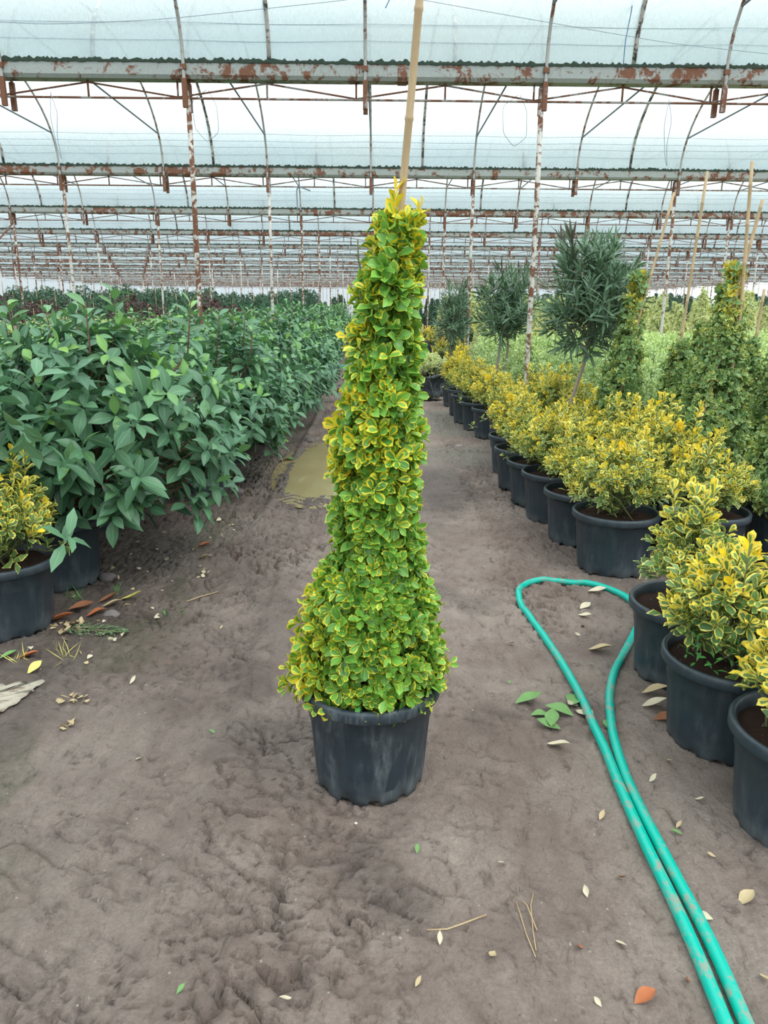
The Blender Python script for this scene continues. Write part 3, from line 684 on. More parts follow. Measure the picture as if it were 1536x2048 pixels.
# ================================================================ REPEATED PLANTS (templates)
def golden(seed, R=.26, H=.42, n=120, ll=.044, mat='leaf_gold', tpl=T_OVs, K=10, gold=.32, lead=5, tw='twig', gt=.75, L0=.11):
    f = Fol(seed); r = f.r; z0 = .35
    u = r.random(n); az = r.random(n) * 2 * PI; ph = np.arccos(1 - u * .98)
    s_ = .60 + .4 * r.random(n) ** .5
    tip = np.stack([np.sin(ph) * np.cos(az) * R * s_, np.sin(ph) * np.sin(az) * R * s_, z0 + .06 + (.25 + .75 * np.cos(ph)) * (H - .06) * (.72 + .32 * r.random(n))], 1)
    out = np.stack([np.cos(az) * np.sin(ph), np.sin(az) * np.sin(ph), .75 + 0 * az], 1) + .22 * r.standard_normal((n, 3))
    L = L0 * (.75 + .5 * r.random(n)); D = nrm(out)
    g = gold + .55 * (tip[:, 2] - z0) / H - .58 + .22 * r.standard_normal(n)
    f.shoots(tip - D * L[:, None] * .75, D, L, K, ll, .58, tpl, (80, 22), g, gt, .7, -.12)
    st = MB(); m = 14
    for i in range(lead):
        a = r.random() * 2 * PI; q = R * .7 * r.random(); b = np.array([q * math.cos(a), q * math.sin(a), z0 + H * .75]); d = np.array([.15 * math.cos(a), .15 * math.sin(a), 1.])
        f.shoots(b[None], d[None], .20, 14, ll * 1.15, .60, tpl, (75, 20), gold, gt, .7, -.15); st.tube([b * [.2, .2, 0] + [0, 0, .32], b, b + d * .2], [.004, .003, .0015], 5)
    for i in range(m):
        st.tube(wobble((.05 * r.standard_normal(), .05 * r.standard_normal(), .31), tip[i], 5, .012, r), [.005, .004, .0035, .003, .002], 5)
    ni = n // 2; P = np.stack([R * .55 * r.standard_normal(ni) * .7, R * .55 * r.standard_normal(ni) * .7, z0 + H * .65 * r.random(ni)], 1)
    f.shoots(P, np.array([0, 0, 1.]) + .6 * r.standard_normal((ni, 3)), .06, 6, ll, .6, T_OVx, (85, 40), -.2, 0, 1)
    return [('pot', POT if tpl is not T_OVx else POTL), ('soil', SOIL), ('foliage', f.mesh('foliage', M[mat])), ('stems', st.mesh('stems', M[tw], True))]
GOLD = [golden(100 + i, R=(.25, .28, .24, .27)[i], H=(.34, .39, .31, .42)[i], n=(125, 135, 115, 140)[i], gold=(.34, .46, .26, .40)[i]) for i in range(4)]
GOLDN = [golden(130 + i, R=(.20, .25, .22)[i], H=(.42, .40, .36)[i], n=(64, 110, 74)[i], ll=.058, tpl=T_OV, K=10, gold=(.22, .32, .42)[i], lead=(5, 3, 2)[i], L0=.13) for i in range(3)]
GOLDF = [golden(150 + i, n=90, ll=.062, tpl=T_OVx, K=8, gold=.55) for i in range(2)]
SILV = [golden(170 + i, R=.35, H=.68, n=150, ll=.052, mat='leaf_silver', tpl=T_OVx, K=8, gold=.35, lead=9, gt=.3) for i in range(3)]

def cone(seed, H=1.45, R=.24, n=380, ll=.045, mat='leaf_far_green', tpl=T_OVs, gold=.15, K=8, cane=None, lean=0.0, topgold=.0, pale=False, parts=True):
    zs = np.linspace(0, 1, 12); pr = np.stack([.36 + H * zs, lean * zs * H, R * (1 - zs) ** 1.05 * (1 + .12 * np.sin(zs * 11 + seed)) + .035], 1)
    pr[0, 2] *= .75
    f = pyramid_fol(seed, pr, n, ll, K, tpl, lambda z, a, P: gold + topgold * sst(z, .36 + H * .6, .36 + H) + .15 * np.sin(a * 3 + z * 9))
    P_ = [('pot', POTL if tpl is T_OVx else POT), ('soil', SOIL), ('foliage', f.mesh('foliage', M[mat])),
          ('trunk', MB().tube([(0, .01, .3), (lean * H * .5, .01, .36 + H * .5), (lean * H * .9, 0, .36 + H * .9)], [.014, .01, .005], 8).mesh('trunk', M['bark'], True))]
    for c in (cane or []): P_.append(('bamboo_cane', cane_mesh(c, .011)))
    return P_
CREAM = [cone(200 + i, 1.25 + .12 * i, .29 + .02 * i, 260, .066, 'leaf_cream', T_OVx, .35, 8) for i in range(3)]

def broad(seed, H=.95, R=.66, n=120, ll=.118, tpl=T_EL, K=8, lead=5, pot=True, twigs=True, off=(0, 0, 1)):
    f = Fol(seed); r = f.r; z0 = .34; n2 = n
    u = r.random(n2); az = r.random(n2) * 2 * PI; cz = 1 - u * 1.60; sp_ = np.sqrt(np.clip(1 - cz ** 2, 0, 1)); s_ = .45 + .55 * r.random(n2) ** .45
    tip = np.stack([sp_ * np.cos(az) * R * s_, sp_ * np.sin(az) * R * s_, z0 - .04 + (cz * (.35 + .65 * s_) * .60 + .42) * (H)], 1); tip[:, 2] = np.maximum(tip[:, 2], .20 + .12 * r.random(n2)); tip[:, 1] *= off[2]; tip[:, 0] += off[0]; tip[:, 1] += off[1]
    D = nrm(np.stack([np.cos(az) * (.35 + sp_), np.sin(az) * (.35 + sp_), .9 + 0 * az], 1) + .25 * r.standard_normal((n2, 3)))
    L = .11 + .07 * r.random(n2)
    f.shoots(tip - D * L[:, None] * .6, D, L, K, ll * (.8 + .45 * r.random(n2)), .50, tpl, (95, 48), -.02 + .16 * (cz > .4) + .14 * r.standard_normal(n2), .55, .72, -.22, .22, lift=.9)
    st = MB()
    for i in range(lead):
        a = r.random() * 2 * PI; q = R * (.1 + .55 * r.random()); b = np.array([q * math.cos(a), q * math.sin(a), z0 + H * (.74 + .12 * r.random())]) + [off[0], off[1], 0]; d = np.array([.12 * math.cos(a), .12 * math.sin(a), 1.])
        Ls = .24 + .16 * r.random(); f.shoots(b[None], d[None], Ls, 16, ll * 1.08, .44, tpl, (88, 50), .15, .6, .75, -.22, .0, lift=.9)
        c0 = b * [.7, .7, .62]; f.shoots(c0[None], (b - c0)[None], float(np.linalg.norm(b - c0)), 10, ll * 1.1, .5, tpl, (92, 60), -.05, .2, .95, -.22, .05, lift=.9)
        if twigs: st.tube([np.array([0, 0, .3]), b * [.45, .45, .6], b, b + nrm(d) * Ls], [.011, .009, .006, .003], 6)
    if twigs:
        for i in range(0, n2, 2):
            k = r.random() * .5; c0 = np.array([tip[i, 0] * .2, tip[i, 1] * .2, .34 + .5 * (tip[i, 2] - .3) * k]); st.tube(wobble(c0, tip[i] - D[i] * .04, 5, .02, r), [.007, .006, .005, .004, .003], 5)
    ni = n // 2; P = np.stack([R * .35 * r.standard_normal(ni), R * .35 * r.standard_normal(ni), z0 + H * .75 * r.random(ni)], 1)
    f.shoots(P, np.array([0, 0, .8]) + .7 * r.standard_normal((ni, 3)), .1, 6, ll, .46, T_ELs, (90, 50), -.5, 0, 1, -.2, .2)
    P_ = [('pot', POT if tpl is T_EL else POTL), ('soil', SOIL), ('foliage', f.mesh('foliage', M['leaf_broad']))]
    if twigs: P_.append(('branches', st.mesh('branches', M['twig_red'], True)))
    return P_
BROAD = [broad(300 + i, H=(.98, .90, 1.02, .94)[i], n=(185, 175, 185, 180)[i]) for i in range(4)]
BROADE = [broad(340, H=1.0, R=.84, n=270, ll=.125, lead=6, off=(.18, .22, .78)), broad(341, H=.98, R=.80, n=240, ll=.118)]
BROADF = [broad(320 + i, H=.95, n=95, ll=.135, tpl=T_ELs, K=7, lead=6) for i in range(2)]

def oleander(seed, trunk=.95, R=.42, n=190, ll=.13, H=.75, K=14, bend=0.0, twin=False, tpl=T_LN):
    f = Fol(seed); r = f.r; c = np.array([bend, 0, trunk + H * .42])
    q = nrm(r.standard_normal((n, 3))) * (r.random((n, 1)) ** .55) * [R, R, H * .55]; q[:, 2] += .06
    D = nrm(q / R + [0, 0, .75] + .2 * r.standard_normal((n, 3)))
    f.shoots(q + c - D * .08, D, .16, K, ll * (.8 + .4 * r.random(n)), .135, tpl, (75, 22), -.1, 0, .8, -.12, .05)
    for i in range(7):
        a = r.random() * 6.28; b = c + [R * .6 * math.cos(a), R * .6 * math.sin(a), H * .42]; d = np.array([.25 * math.cos(a), .25 * math.sin(a), 1.])
        f.shoots(b[None], d[None], .26, 14, ll * 1.05, .135, tpl, (60, 12), .35 if i < 4 else -.1, .55, .9, -.05, .0)
    tk = MB(); bases = [(0, 0)] if not twin else [(-.05, 0), (.06, .02)]
    for bx, by in bases: tk.tube([(bx, by, .3), (bx - .03 + bend * .3, by, .6), (bend * .8 + bx, by, trunk * .9), (bend + bx * .5, by, trunk + H * .3)], [.019, .017, .016, .010], 10)
    for i in range(16): tk.tube(wobble((bend, 0, trunk + .02), c + q[i] * .8, 5, .015, r), [.008, .006, .005, .004, .003], 5)
    return [('pot', POT), ('soil', SOIL), ('crown', f.mesh('crown', M['leaf_oleander'])), ('trunk', tk.mesh('trunk', M['bark_pale'], True))]

def standard(seed, mat, trunk=1.2, R=.38, n=150, ll=.07):
    f = Fol(seed); r = f.r; q = nrm(r.standard_normal((n, 3))) * (.55 + .45 * r.random((n, 1))) * R; D = nrm(q + .15 * r.standard_normal((n, 3)) + [0, 0, .1])
    f.shoots(q + [0, 0, trunk + R * .8], D, .08, 8, ll, .55, T_OVx, (85, 30), .1, .2, .8)
    return [('pot', POTL), ('crown', f.mesh('crown', M[mat])), ('trunk', MB().tube([(0, 0, .3), (0, 0, trunk + .2)], .014, 6).mesh('trunk', M['bark_pale'], True)),
            ('stake', MB().tube([(.05, 0, .2), (.12, 0, trunk + R * 1.8)], .012, 6).mesh('stake', M['cane'], True))]
DARK = [standard(400 + i, 'leaf_dark', 1.15, .42) for i in range(2)]; PHOT = [standard(410 + i, 'leaf_purple', .95, .36, 95) for i in range(2)]
CONI = [cone(420 + i, 1.5, .34, 240, .08, 'leaf_dark', T_OVx, 0, 8) for i in range(2)]
PURP = golden(430, R=.3, H=.4, n=100, ll=.05, mat='leaf_purple', tpl=T_OVx, K=8, gold=.2, gt=.2)

# ================================================================ LEFT SIDE
lr = np.random.default_rng(31)
ORDN = ['first', 'second', 'third', 'fourth', 'fifth', 'sixth', 'seventh', 'eighth', 'ninth', 'tenth', 'eleventh', 'twelfth']
edge = [(-1.76, 3.90), (-2.05, 4.95), (-1.48, 6.15), (-1.52, 7.3), (-1.40, 8.4), (-1.36, 9.5), (-1.36, 10.6), (-1.40, 11.8)]
for i, (x, y) in enumerate(edge):
    place('potted_broadleaf_shrub', BROADE[0 if i == 0 else 1], (x, y, hz(x, y) - .004), [0.0, 2.2, 4.1, 1.3, 5.1, 3.0, .9, 2.7][i], (1.0, 1.0, [1.06, .98, 1.0, 1.0, 1.0, .98, 1.0, .98][i]),
          'broad-leaved green shrub, %s from the front along the left path edge' % ORDN[i], 'potted shrub', 'broad-leaved shrubs left of the path')
nb = 0
for c in range(0, 7):
    for j in range(26):
        y = 3.6 + j * 1.0 + .12 * lr.standard_normal(); x = -1.42 - .93 * c + .08 * lr.standard_normal()
        if c == 0 and y < 12.3: continue
        if c == 1 and y < 5.6: continue
        if x < -.56 * y - .8: continue
        lim = [29.5, 29, 25, 12, 9.5, 8.2, 7.5][c]
        if y > lim: continue
        near = y < 9
        T = BROAD[int(lr.integers(4))] if near else BROADF[int(lr.integers(2))]
        s_ = (.92 if c == 0 else .84) + .16 * lr.random()
        if near and c >= 1: lab = 'broad-leaved green shrub, %s row from the left path edge' % ORDN[c]
        else: lab = 'broad-leaved green shrub, %s row from the left path edge' % ORDN[c]
        grp = lab.replace('shrub', 'shrubs'); lab += ', plant %s from the front' % NUM[j]
        place('potted_broadleaf_shrub', T, (x, y, -.005), lr.random() * 6.28, s_, lab, 'potted shrub', grp); nb += 1
place('potted_golden_euonymus', GOLDN[1], (-1.77, 3.32, hz(-1.77, 3.32) - .004), 1.0, .98, 'golden variegated euonymus in black pot at the left edge beside broad-leaved shrubs', 'potted shrub')
def field(T, name, x0, x1, y0, y1, dx, dy, lab, cat, sc=(.9, 1.15), skip=None, jit=.12, seed=1):
    r = np.random.default_rng(seed); n = 0; y = y0; row = 0
    while y <= y1:
        x = x0; row += 1; m_ = 0
        while (x <= x1 if dx > 0 else x >= x1):
            X_, Y_ = x + jit * r.standard_normal(), y + jit * r.standard_normal(); x += dx
            if abs(X_) > .53 * Y_ + .8: continue
            if skip and skip(X_, Y_): continue
            s_ = sc[0] + (sc[1] - sc[0]) * r.random()
            place(name, T[int(r.integers(len(T)))], (X_, Y_, -.005), r.random() * 6.28, s_, lab + ', row %s back, number %s from the path' % (NUM[row - 1], NUM[m_]), cat, lab + ' group'); n += 1; m_ += 1
        y += dy
    return n
field(GOLDF, 'potted_golden_euonymus', -4.9, -13, 11.6, 14, -.75, .8, 'golden euonymus beyond the broad-leaved shrubs', 'potted shrub', (1.0, 1.3), seed=2)
field(SILV, 'potted_pale_shrub', -4.4, -15, 15, 19.5, -.9, 1.0, 'pale green shrub beyond the broad-leaved shrubs', 'potted shrub', (.9, 1.2), seed=3)
field(DARK, 'potted_green_standard', -3.4, -15, 21.2, 25, -2.2, 1.5, 'green round-headed standard between the purple ones', 'potted tree', (.8, 1.0), seed=14)
field(PHOT, 'potted_purple_standard', -4.6, -15, 20.5, 25, -2.3, 1.5, 'purple-leaved standard tree far left', 'potted tree', (.85, 1.1), seed=4)
field(DARK, 'potted_dark_standard', -3.0, -20, 26.5, 36, -1.15, 2.4, 'dark round-crowned standard tree far left', 'potted tree', (.95, 1.15), seed=5)
field(CONI, 'potted_conifer', -1.2, -30, 46, 60, -1.5, 3.5, 'dark conical tree at the far left end', 'potted tree', (.9, 1.25), seed=6)

# ================================================================ RIGHT SIDE
near3 = [((1.29, 2.84), 0, 'golden-edged euonymus with tall sprigs, third pot from the bottom right corner', .94, 2.0),
         ((1.25, 2.36), 1, 'golden-edged euonymus with weeds at its base, second pot from the bottom right corner', .94, .6),
         ((1.28, 1.89), 2, 'golden-edged euonymus cut by the right edge, lowest pot in the photo', .94, 4.0)]
for (x, y), v, lab, s_, rz in near3:
    T = list(GOLDN[v])
    if v == 1:
        w = Fol(88); P = np.array([(-.16, -.06, .33), (-.13, -.12, .33), (-.08, -.15, .33), (-.02, -.13, .33), (-.17, .0, .33)]); w.shoots(P, np.array([-.1, -.2, 1.]) + .1 * w.r.standard_normal((5, 3)), .16, 12, .035, .3, T_OVs, (70, 30), 0, 0, .7)
        T.append(('weed', w.mesh('weed', M['leaf_weed']), None, 'thin green weeds')); rz = 0
    place('potted_golden_euonymus', T, (x, y, hz(x, y) - .004), rz, s_, lab, 'potted shrub', 'golden euonymus pots along the right path edge')
rowR = [(1.40, 4.17), (1.35, 4.74), (1.30, 5.25), (1.26, 5.70), (1.24, 6.20), (1.29, 6.85), (1.42, 7.55), (1.46, 8.15), (1.36, 8.75), (1.29, 9.35), (1.24, 9.95), (1.24, 10.6)]
gr_ = np.random.default_rng(41)
for i, (x, y) in enumerate(rowR):
    T = GOLD[[1, 0, 3, 2, 0, 1, 2, 0, 1, 3, 0, 2][i]]
    place('potted_golden_euonymus', T, (x, y, hz(x, y) - .004), gr_.random() * 6.28, [1.0, .98, 1, .96, .98, 1, .96, 1, 1.0, 1.0, 1.05, 1.05][i],
          'golden euonymus in black pot, %s along the right path edge beyond the hose loop' % ORDN[i], 'potted shrub', 'golden euonymus pots along the right path edge')
place('potted_golden_euonymus', GOLD[0], (1.93, 4.19, -.004), 2.4, 1.02, 'golden euonymus in black pot just right of the pot beyond the hose loop', 'potted shrub')
place('potted_golden_euonymus', GOLDN[2], (1.95, 2.75, -.004), 2.4, 1.0, 'golden euonymus at the right edge behind the third pot from the corner', 'potted shrub')
for c, (x, ys_) in enumerate([(1.90, [4.78, 5.33, 5.9, 6.5, 7.1, 7.75, 8.4])]):
    for q_, y in enumerate(ys_):
        place('potted_golden_euonymus', GOLD[int(gr_.integers(4))], (x + .04 * gr_.standard_normal(), y, -.004), gr_.random() * 6.28, .98 + .12 * gr_.random(),
              'golden euonymus %s row behind the right path-edge pots, number %s from the front' % (ORDN[c], NUM[q_]), 'potted shrub', 'golden euonymus block behind the edge row')
for i, (x, y, s_) in enumerate([(1.46, 13.4, .95), (1.68, 16.3, 1), (1.22, 11.6, .95), (1.50, 17.4, 1.0), (1.75, 23.6, 1), (1.62, 25.6, 1)]):
    place('potted_golden_euonymus', GOLDF[i % 2], (x, y, -.004), i, s_, 'small golden euonymus in black pot, %s of the far pots lining the right path edge' % ORDN[i], 'potted shrub', 'far golden pots lining the right path edge')
# pyramids with canes
def pyr(x, y, H, R, seed, lean, canes, lab, tg=.5, g=.05, n=420, rz=0):
    place('potted_pyramid_euonymus', cone(seed, H, R * 1.05, n, .045, 'leaf_far_green', T_OVs, g, 8, canes, lean, tg), (x, y, -.004), rz, 1.0, lab, 'potted shrub', 'green pyramid euonymus with canes on the right')
pyr(2.10, 6.55, 1.42, .20, 501, .07, [[(-.05, -.1, .36), (.1, -.05, 1.3), (.33, 0, 2.42)]], 'slim leaning pyramid euonymus with a cane right of the large oleander', .8)
pyr(2.42, 6.05, .88, .21, 502, .0, [[(.0, -.05, .36), (.0, .0, 1.2), (.06, 0, 2.50)]], 'short green pyramid euonymus with a very tall upright cane', .1)
pyr(2.36, 5.25, 1.42, .27, 503, .04, [[(-.14, -.12, .5), (.02, -.08, 1.4), (.18, 0, 2.2)], [(.06, -.06, .36), (.1, -.08, 1.4), (.05, -.06, 2.42)]], 'tall pyramid euonymus with golden tufted top and two canes', .9, .05, 560)
pyr(2.52, 4.38, 1.15, .26, 504, .03, [[(-.02, -.2, .36), (.06, -.16, .9)]], 'dark green pyramid euonymus at the right edge with bare stem showing', .3, .0, 480)
for i, (x, y, H) in enumerate([(2.95, 5.35, 1.2), (2.95, 6.0, .9), (2.88, 6.7, 1.0), (3.5, 6.4, 1.25), (3.3, 5.8, 1.0)]):
    pyr(x, y, H, .26, 510 + i, .0, [[(0, -.03, .36), (.06, 0, H + .75)]] if i % 2 else [], 'green pyramid euonymus in the group at the right edge, %s back' % ORDN[i], .3)
# oleanders
OL = oleander(601, 1.08, .40, 150, .165, .84, 14, .14)
place('potted_oleander', OL, (1.80, 6.98, -.004), 0, 1.03, 'large single-trunk oleander with dark upright tips rising above golden shrubs', 'potted tree')
place('potted_oleander', oleander(602, 1.08, .36, 120, .16, .66, 14, 0, True), (1.62, 9.75, -.004), 0, 1.03, 'twin-trunk round oleander standing left of the large oleander', 'potted tree')
place('potted_oleander', oleander(603, .75, .30, 150, .15, 1.1, 12, 0, False, T_LN), (1.42, 14.6, -.004), 0, 1.0, 'narrow tall oleander behind the tilted pot beside the path', 'potted tree')
place('potted_conifer', CONI[0], (1.95, 17.5, -.004), 0, .95, 'dark conical shrub right of the narrow far oleander', 'potted tree')
place('potted_purple_shrub', PURP, (2.25, 16.6, -.004), 0, 1.0, 'low purple-leaved shrub behind the far golden pots, left one of two', 'potted shrub')
place('potted_purple_shrub', PURP, (3.75, 16.8, -.004), 2, 1.1, 'low purple-leaved shrub behind the far golden pots, right one of two', 'potted shrub')
ns = field(SILV, 'potted_silver_euonymus', 1.95, 12, 7.6, 14.2, .62, .62, 'silvery green euonymus in the low right block', 'potted shrub', (.92, 1.12), lambda x, y: x < 2.2 and y < 8.9 or x < 3.9 and y < 7.0, .06, 7)
field([PURP, SILV[0], GOLDF[0]], 'potted_low_shrub', 2.2, 4.6, 15, 16, .8, .9, 'low shrub behind the silvery block', 'potted shrub', (.8, 1.0), None, .08, 17)
nc = field(CREAM, 'potted_cream_pyramid', 2.4, 19, 15.5, 31, 1.3, 1.5, 'cream pyramid euonymus far right', 'potted shrub', (.85, 1.08), None, .15, 8)
field(GOLDF, 'potted_golden_euonymus', 2.4, 6, 19.2, 20.4, .8, 1.2, 'golden euonymus between the cream pyramids', 'potted shrub', (1.1, 1.4), None, .1, 9)
field(DARK, 'potted_dark_standard', 4.0, 22, 33, 39, 1.4, 2.6, 'dark round-crowned standard tree far right', 'potted tree', (1.0, 1.15), None, .2, 10)
field(CONI, 'potted_conifer', 1.8, 30, 42, 60, 1.6, 3.5, 'dark conical tree at the far right end', 'potted tree', (.95, 1.3), None, .2, 12)

# tilted pot leaning on a sack-truck wheel behind the main plant
sv = golden(700, R=.27, H=.30, n=150, ll=.045, mat='leaf_cream', tpl=T_OVs, K=8, gold=.3, lead=0, gt=.2)
sv[0] = ('pot', pot_mesh(.25, .36, .20, 'pot_grey', 84))
place('potted_pale_euonymus', sv, (.90, 12.35, .06), 0, 1.08, 'pale round euonymus in a scuffed tilted pot standing out on the path', 'potted shrub', None, (.10, -.16))
whl = MB()
whl.lathe([(.06, -.03), (.15, -.035), (.17, -.02), (.175, 0), (.17, .02), (.15, .035), (.06, .03)], 32)
tt = place('hand_truck', [('wheel', whl.mesh('wheel', M['rubber'], True)), ('axle', MB().tube([(0, 0, -.03), (0, 0, .42)], .014, 8).mesh('axle', M['frame_blue'], True)),
      ('toe_plate', MB().box((-.13, .0, .22), (.012, .30, .36)).mesh('toe_plate', M['frame_blue']))], (.55, 12.3, .175), 0, 1.0, 'dark wheeled hand truck behind the tall pyramid under the tilted pot', 'hand truck', None, (0, PI / 2))
fr = MB()
for x in (0, .42): fr.tube([(x, 0, 0), (x, 0, 1.05)], .016, 6)
fr.tube([(0, 0, 1.04), (.42, 0, 1.04)], .016, 6); fr.tube([(0, 0, .45), (.42, 0, .45)], .016, 6); fr.box((.21, .3, .3), (.46, .6, .04))
tag(ob('plant_trolley', fr.mesh('plant_trolley', M['frame_blue']), None, (1.72, 22.0, 0)), 'blue-grey tube frame trolley far along the right path edge', 'trolley')

# ================================================================ HOSES
def smooth_path(P, k=6):
    P = np.asarray(P, float); d = np.r_[0, np.cumsum(np.hypot(*np.diff(P, axis=0).T))]; T = np.linspace(0, d[-1], int(d[-1] / .02))
    Q = np.stack([np.interp(T, d, P[:, 0]), np.interp(T, d, P[:, 1])], 1)
    for _ in range(k * 4): Q[1:-1] = (Q[:-2] + 2 * Q[1:-1] + Q[2:]) / 4
    return Q
HO = [(.70, .70), (.74, 1.0), (.755, 1.21), (.768, 1.38), (.776, 1.59), (.776, 1.8), (.782, 2.02), (.797, 2.24), (.81, 2.62), (.80, 3.01), (.77, 3.39), (.752, 3.60), (.765, 3.78), (.83, 3.90), (.97, 3.955), (1.11, 3.93), (1.25, 3.84), (1.335, 3.70),
      (1.355, 3.55), (1.31, 3.39), (1.235, 3.24), (1.12, 3.03), (1.0, 2.82), (.92, 2.62), (.85, 2.34), (.822, 2.13), (.815, 1.93), (.815, 1.76), (.818, 1.57), (.815, 1.39), (.80, 1.21), (.78, .95), (.75, .70)]
HQ = smooth_path(HO); hzv = height(HQ[:, 0], HQ[:, 1]); hzv = np.convolve(np.pad(hzv, 4, 'edge'), np.ones(9) / 9, 'valid')
tag(ob('garden_hose', MB().tube(np.c_[HQ, hzv + .014], .0168, 14).mesh('garden_hose', M['hose'], True)), 'thick teal hose doubled back in a long loop on the right of the path', 'hose')
HF = smooth_path([(-1.06, 15.3), (-1.12, 16.6), (-1.09, 17.9), (-.95, 18.79), (-.66, 19.45), (-.36, 19.63), (-.3, 20.6), (-.45, 22.0), (-.69, 22.5), (-.95, 23.39), (-1.01, 26.63), (-.85, 29), (-.98, 32), (-1.1, 36)], 8)
tag(ob('garden_hose', MB().tube(np.c_[HF, height(HF[:, 0], HF[:, 1]) + .03], .022, 8).mesh('far_hose', M['hose'], True)), 'teal hose wriggling along the far left edge of the path', 'hose')

# ================================================================ LITTER
def litter_leaf(seed, L=.07, w=.4, mat='dry_tan', curl=.35):
    f = Fol(seed); tp = leaf_tpl(7, EL, 5, .5); P = np.array([[-L / 2, 0, .004 + L * .04]]); f.leaves(P, np.array([[1., 0, .05]]), np.array([[.1, .1, 1.]]), np.array([L]), np.array([L * w * .5]), np.zeros((1, 3)), tp, curl * (.5 + f.r.random()) * .5)
    v = np.concatenate(f.V); v[:, 2] += .002 * np.sin(v[:, 0] * 70 + seed); v[:, 2] -= v[:, 2].min() - .002
    return npmesh('fallen_leaf', v, np.concatenate(f.Q), M[mat], np.concatenate(f.U))
def drop(me, x, y, rz, lab, cat='fallen leaf', name='fallen_leaf', group=None, sc=1.0, tilt=0.0):
    o = ob(name, me, None, (x, y, hz(x, y) + .001)); o.rotation_euler = (tilt, 0, rz); o.scale = (sc,) * 3; return tag(o, lab, cat, group)
LV = {m: [litter_leaf(10 * i + q, .075, .62, m) for q in range(2)] for i, m in enumerate(['dry_tan', 'dry_brown', 'dry_yellow', 'dry_pale', 'leaf_fresh', 'dry_rust'])}
drop(litter_leaf(5, .12, .42, 'dry_yellow', .8), -1.29, 3.63, .0, 'curved bright yellow fallen leaf near the left pots')
for x, y, rz, m, s_, lab in [(-1.55, 3.36, .1, 'dry_rust', 1.9, 'large rust-red fallen leaf touching the left corner pot'), (-1.50, 3.50, .4, 'dry_brown', 1.7, 'brown fallen leaf leaning against the left corner pot'),
        (-1.40, 3.62, .7, 'dry_brown', 1.5, 'brown curled leaf between the left pots and the yellow leaf'), (-1.36, 3.55, .3, 'dry_tan', 1.4, 'tan fallen leaf beside the brown curled leaf'),
        (-1.41, 3.46, .5, 'dry_rust', 1.3, 'orange-brown leaf tucked against the round stone'), (-1.12, 4.55, .4, 'dry_rust', 1.3, 'red-brown leaf lying upper left of the path'),
        (-1.06, 4.30, 0, 'dry_tan', 1.1, 'tan leaf lying just below the red-brown leaf'), (1.01, 3.04, -.2, 'dry_tan', 1.4, 'curled tan leaf inside the hose loop'),
        (1.20, 3.76, -.2, 'dry_pale', 1.3, 'pale leaf pair at the top of the hose loop'), (1.08, 3.55, .5, 'dry_pale', 1.0, 'pale leaf under the top of the hose loop'),
        (1.04, 3.42, -.5, 'dry_pale', .9, 'small pale leaf low inside the hose loop'), (1.12, 2.66, -.1, 'dry_tan', 1.4, 'tan leaf by the foot of the second corner pot'),
        (1.08, 2.56, .0, 'dry_pale', 1.3, 'pale flat leaf left of the second corner pot'), (1.09, 2.47, .1, 'dry_brown', 1.2, 'dull brown leaf left of the second corner pot'),
        (.64, 2.28, -.6, 'dry_pale', 1.1, 'buff torn leaf left of the doubled hose'), (-1.53, 2.98, .2, 'dry_rust', 1.2, 'rusty leaf near the torn sheet'),
        (-1.45, 2.86, 1.0, 'dry_yellow', 1.0, 'yellowish strip leaf above the torn sheet'), (-1.62, 2.98, .6, 'leaf_fresh', 1.0, 'pale green leaf below the left corner pot'),
        (.61, 1.31, .4, 'dry_rust', .8, 'small reddish leaf at the bottom beside the hose'), (.98, 1.6, .5, 'dry_tan', .8, 'small tan leaf right of the doubled hose'),
        (-.96, 7.3, .2, 'dry_rust', 1.3, 'bright rust leaf on the mud left of the puddle'), (-.89, 7.35, -.3, 'leaf_fresh', 1.5, 'fresh green leaf left of the puddle')]:
    drop(LV[m][int(RNG.integers(2))], x, y, rz + .0, lab, sc=s_)
cut = Fol(55)
P = np.array([(.62, 2.50, .012), (.66, 2.46, .012), (.70, 2.52, .012), (.76, 2.56, .02), (.79, 2.50, .02), (.60, 2.60, .012), (.86, 2.42, .012), (.64, 2.43, .012), (.78, 2.60, .02)])
for i, p in enumerate(P):
    m = 'leaf_fresh' if i not in (3, 4) else 'dry_pale'
    drop(LV[m][i % 2], p[0], p[1], i * 1.3, 'crushed green leaf scrap beside the doubled hose, number %s from the left' % NUM[sum(1 for a in P if a[0] < p[0])] if m == 'leaf_fresh' else 'pale torn leaf scrap touching the doubled hose, %s one' % ('upper' if i == 3 else 'lower'), 'leaf scrap', 'leaf_scrap', 'leaf scraps beside the doubled hose', .9 + .3 * (i % 3))
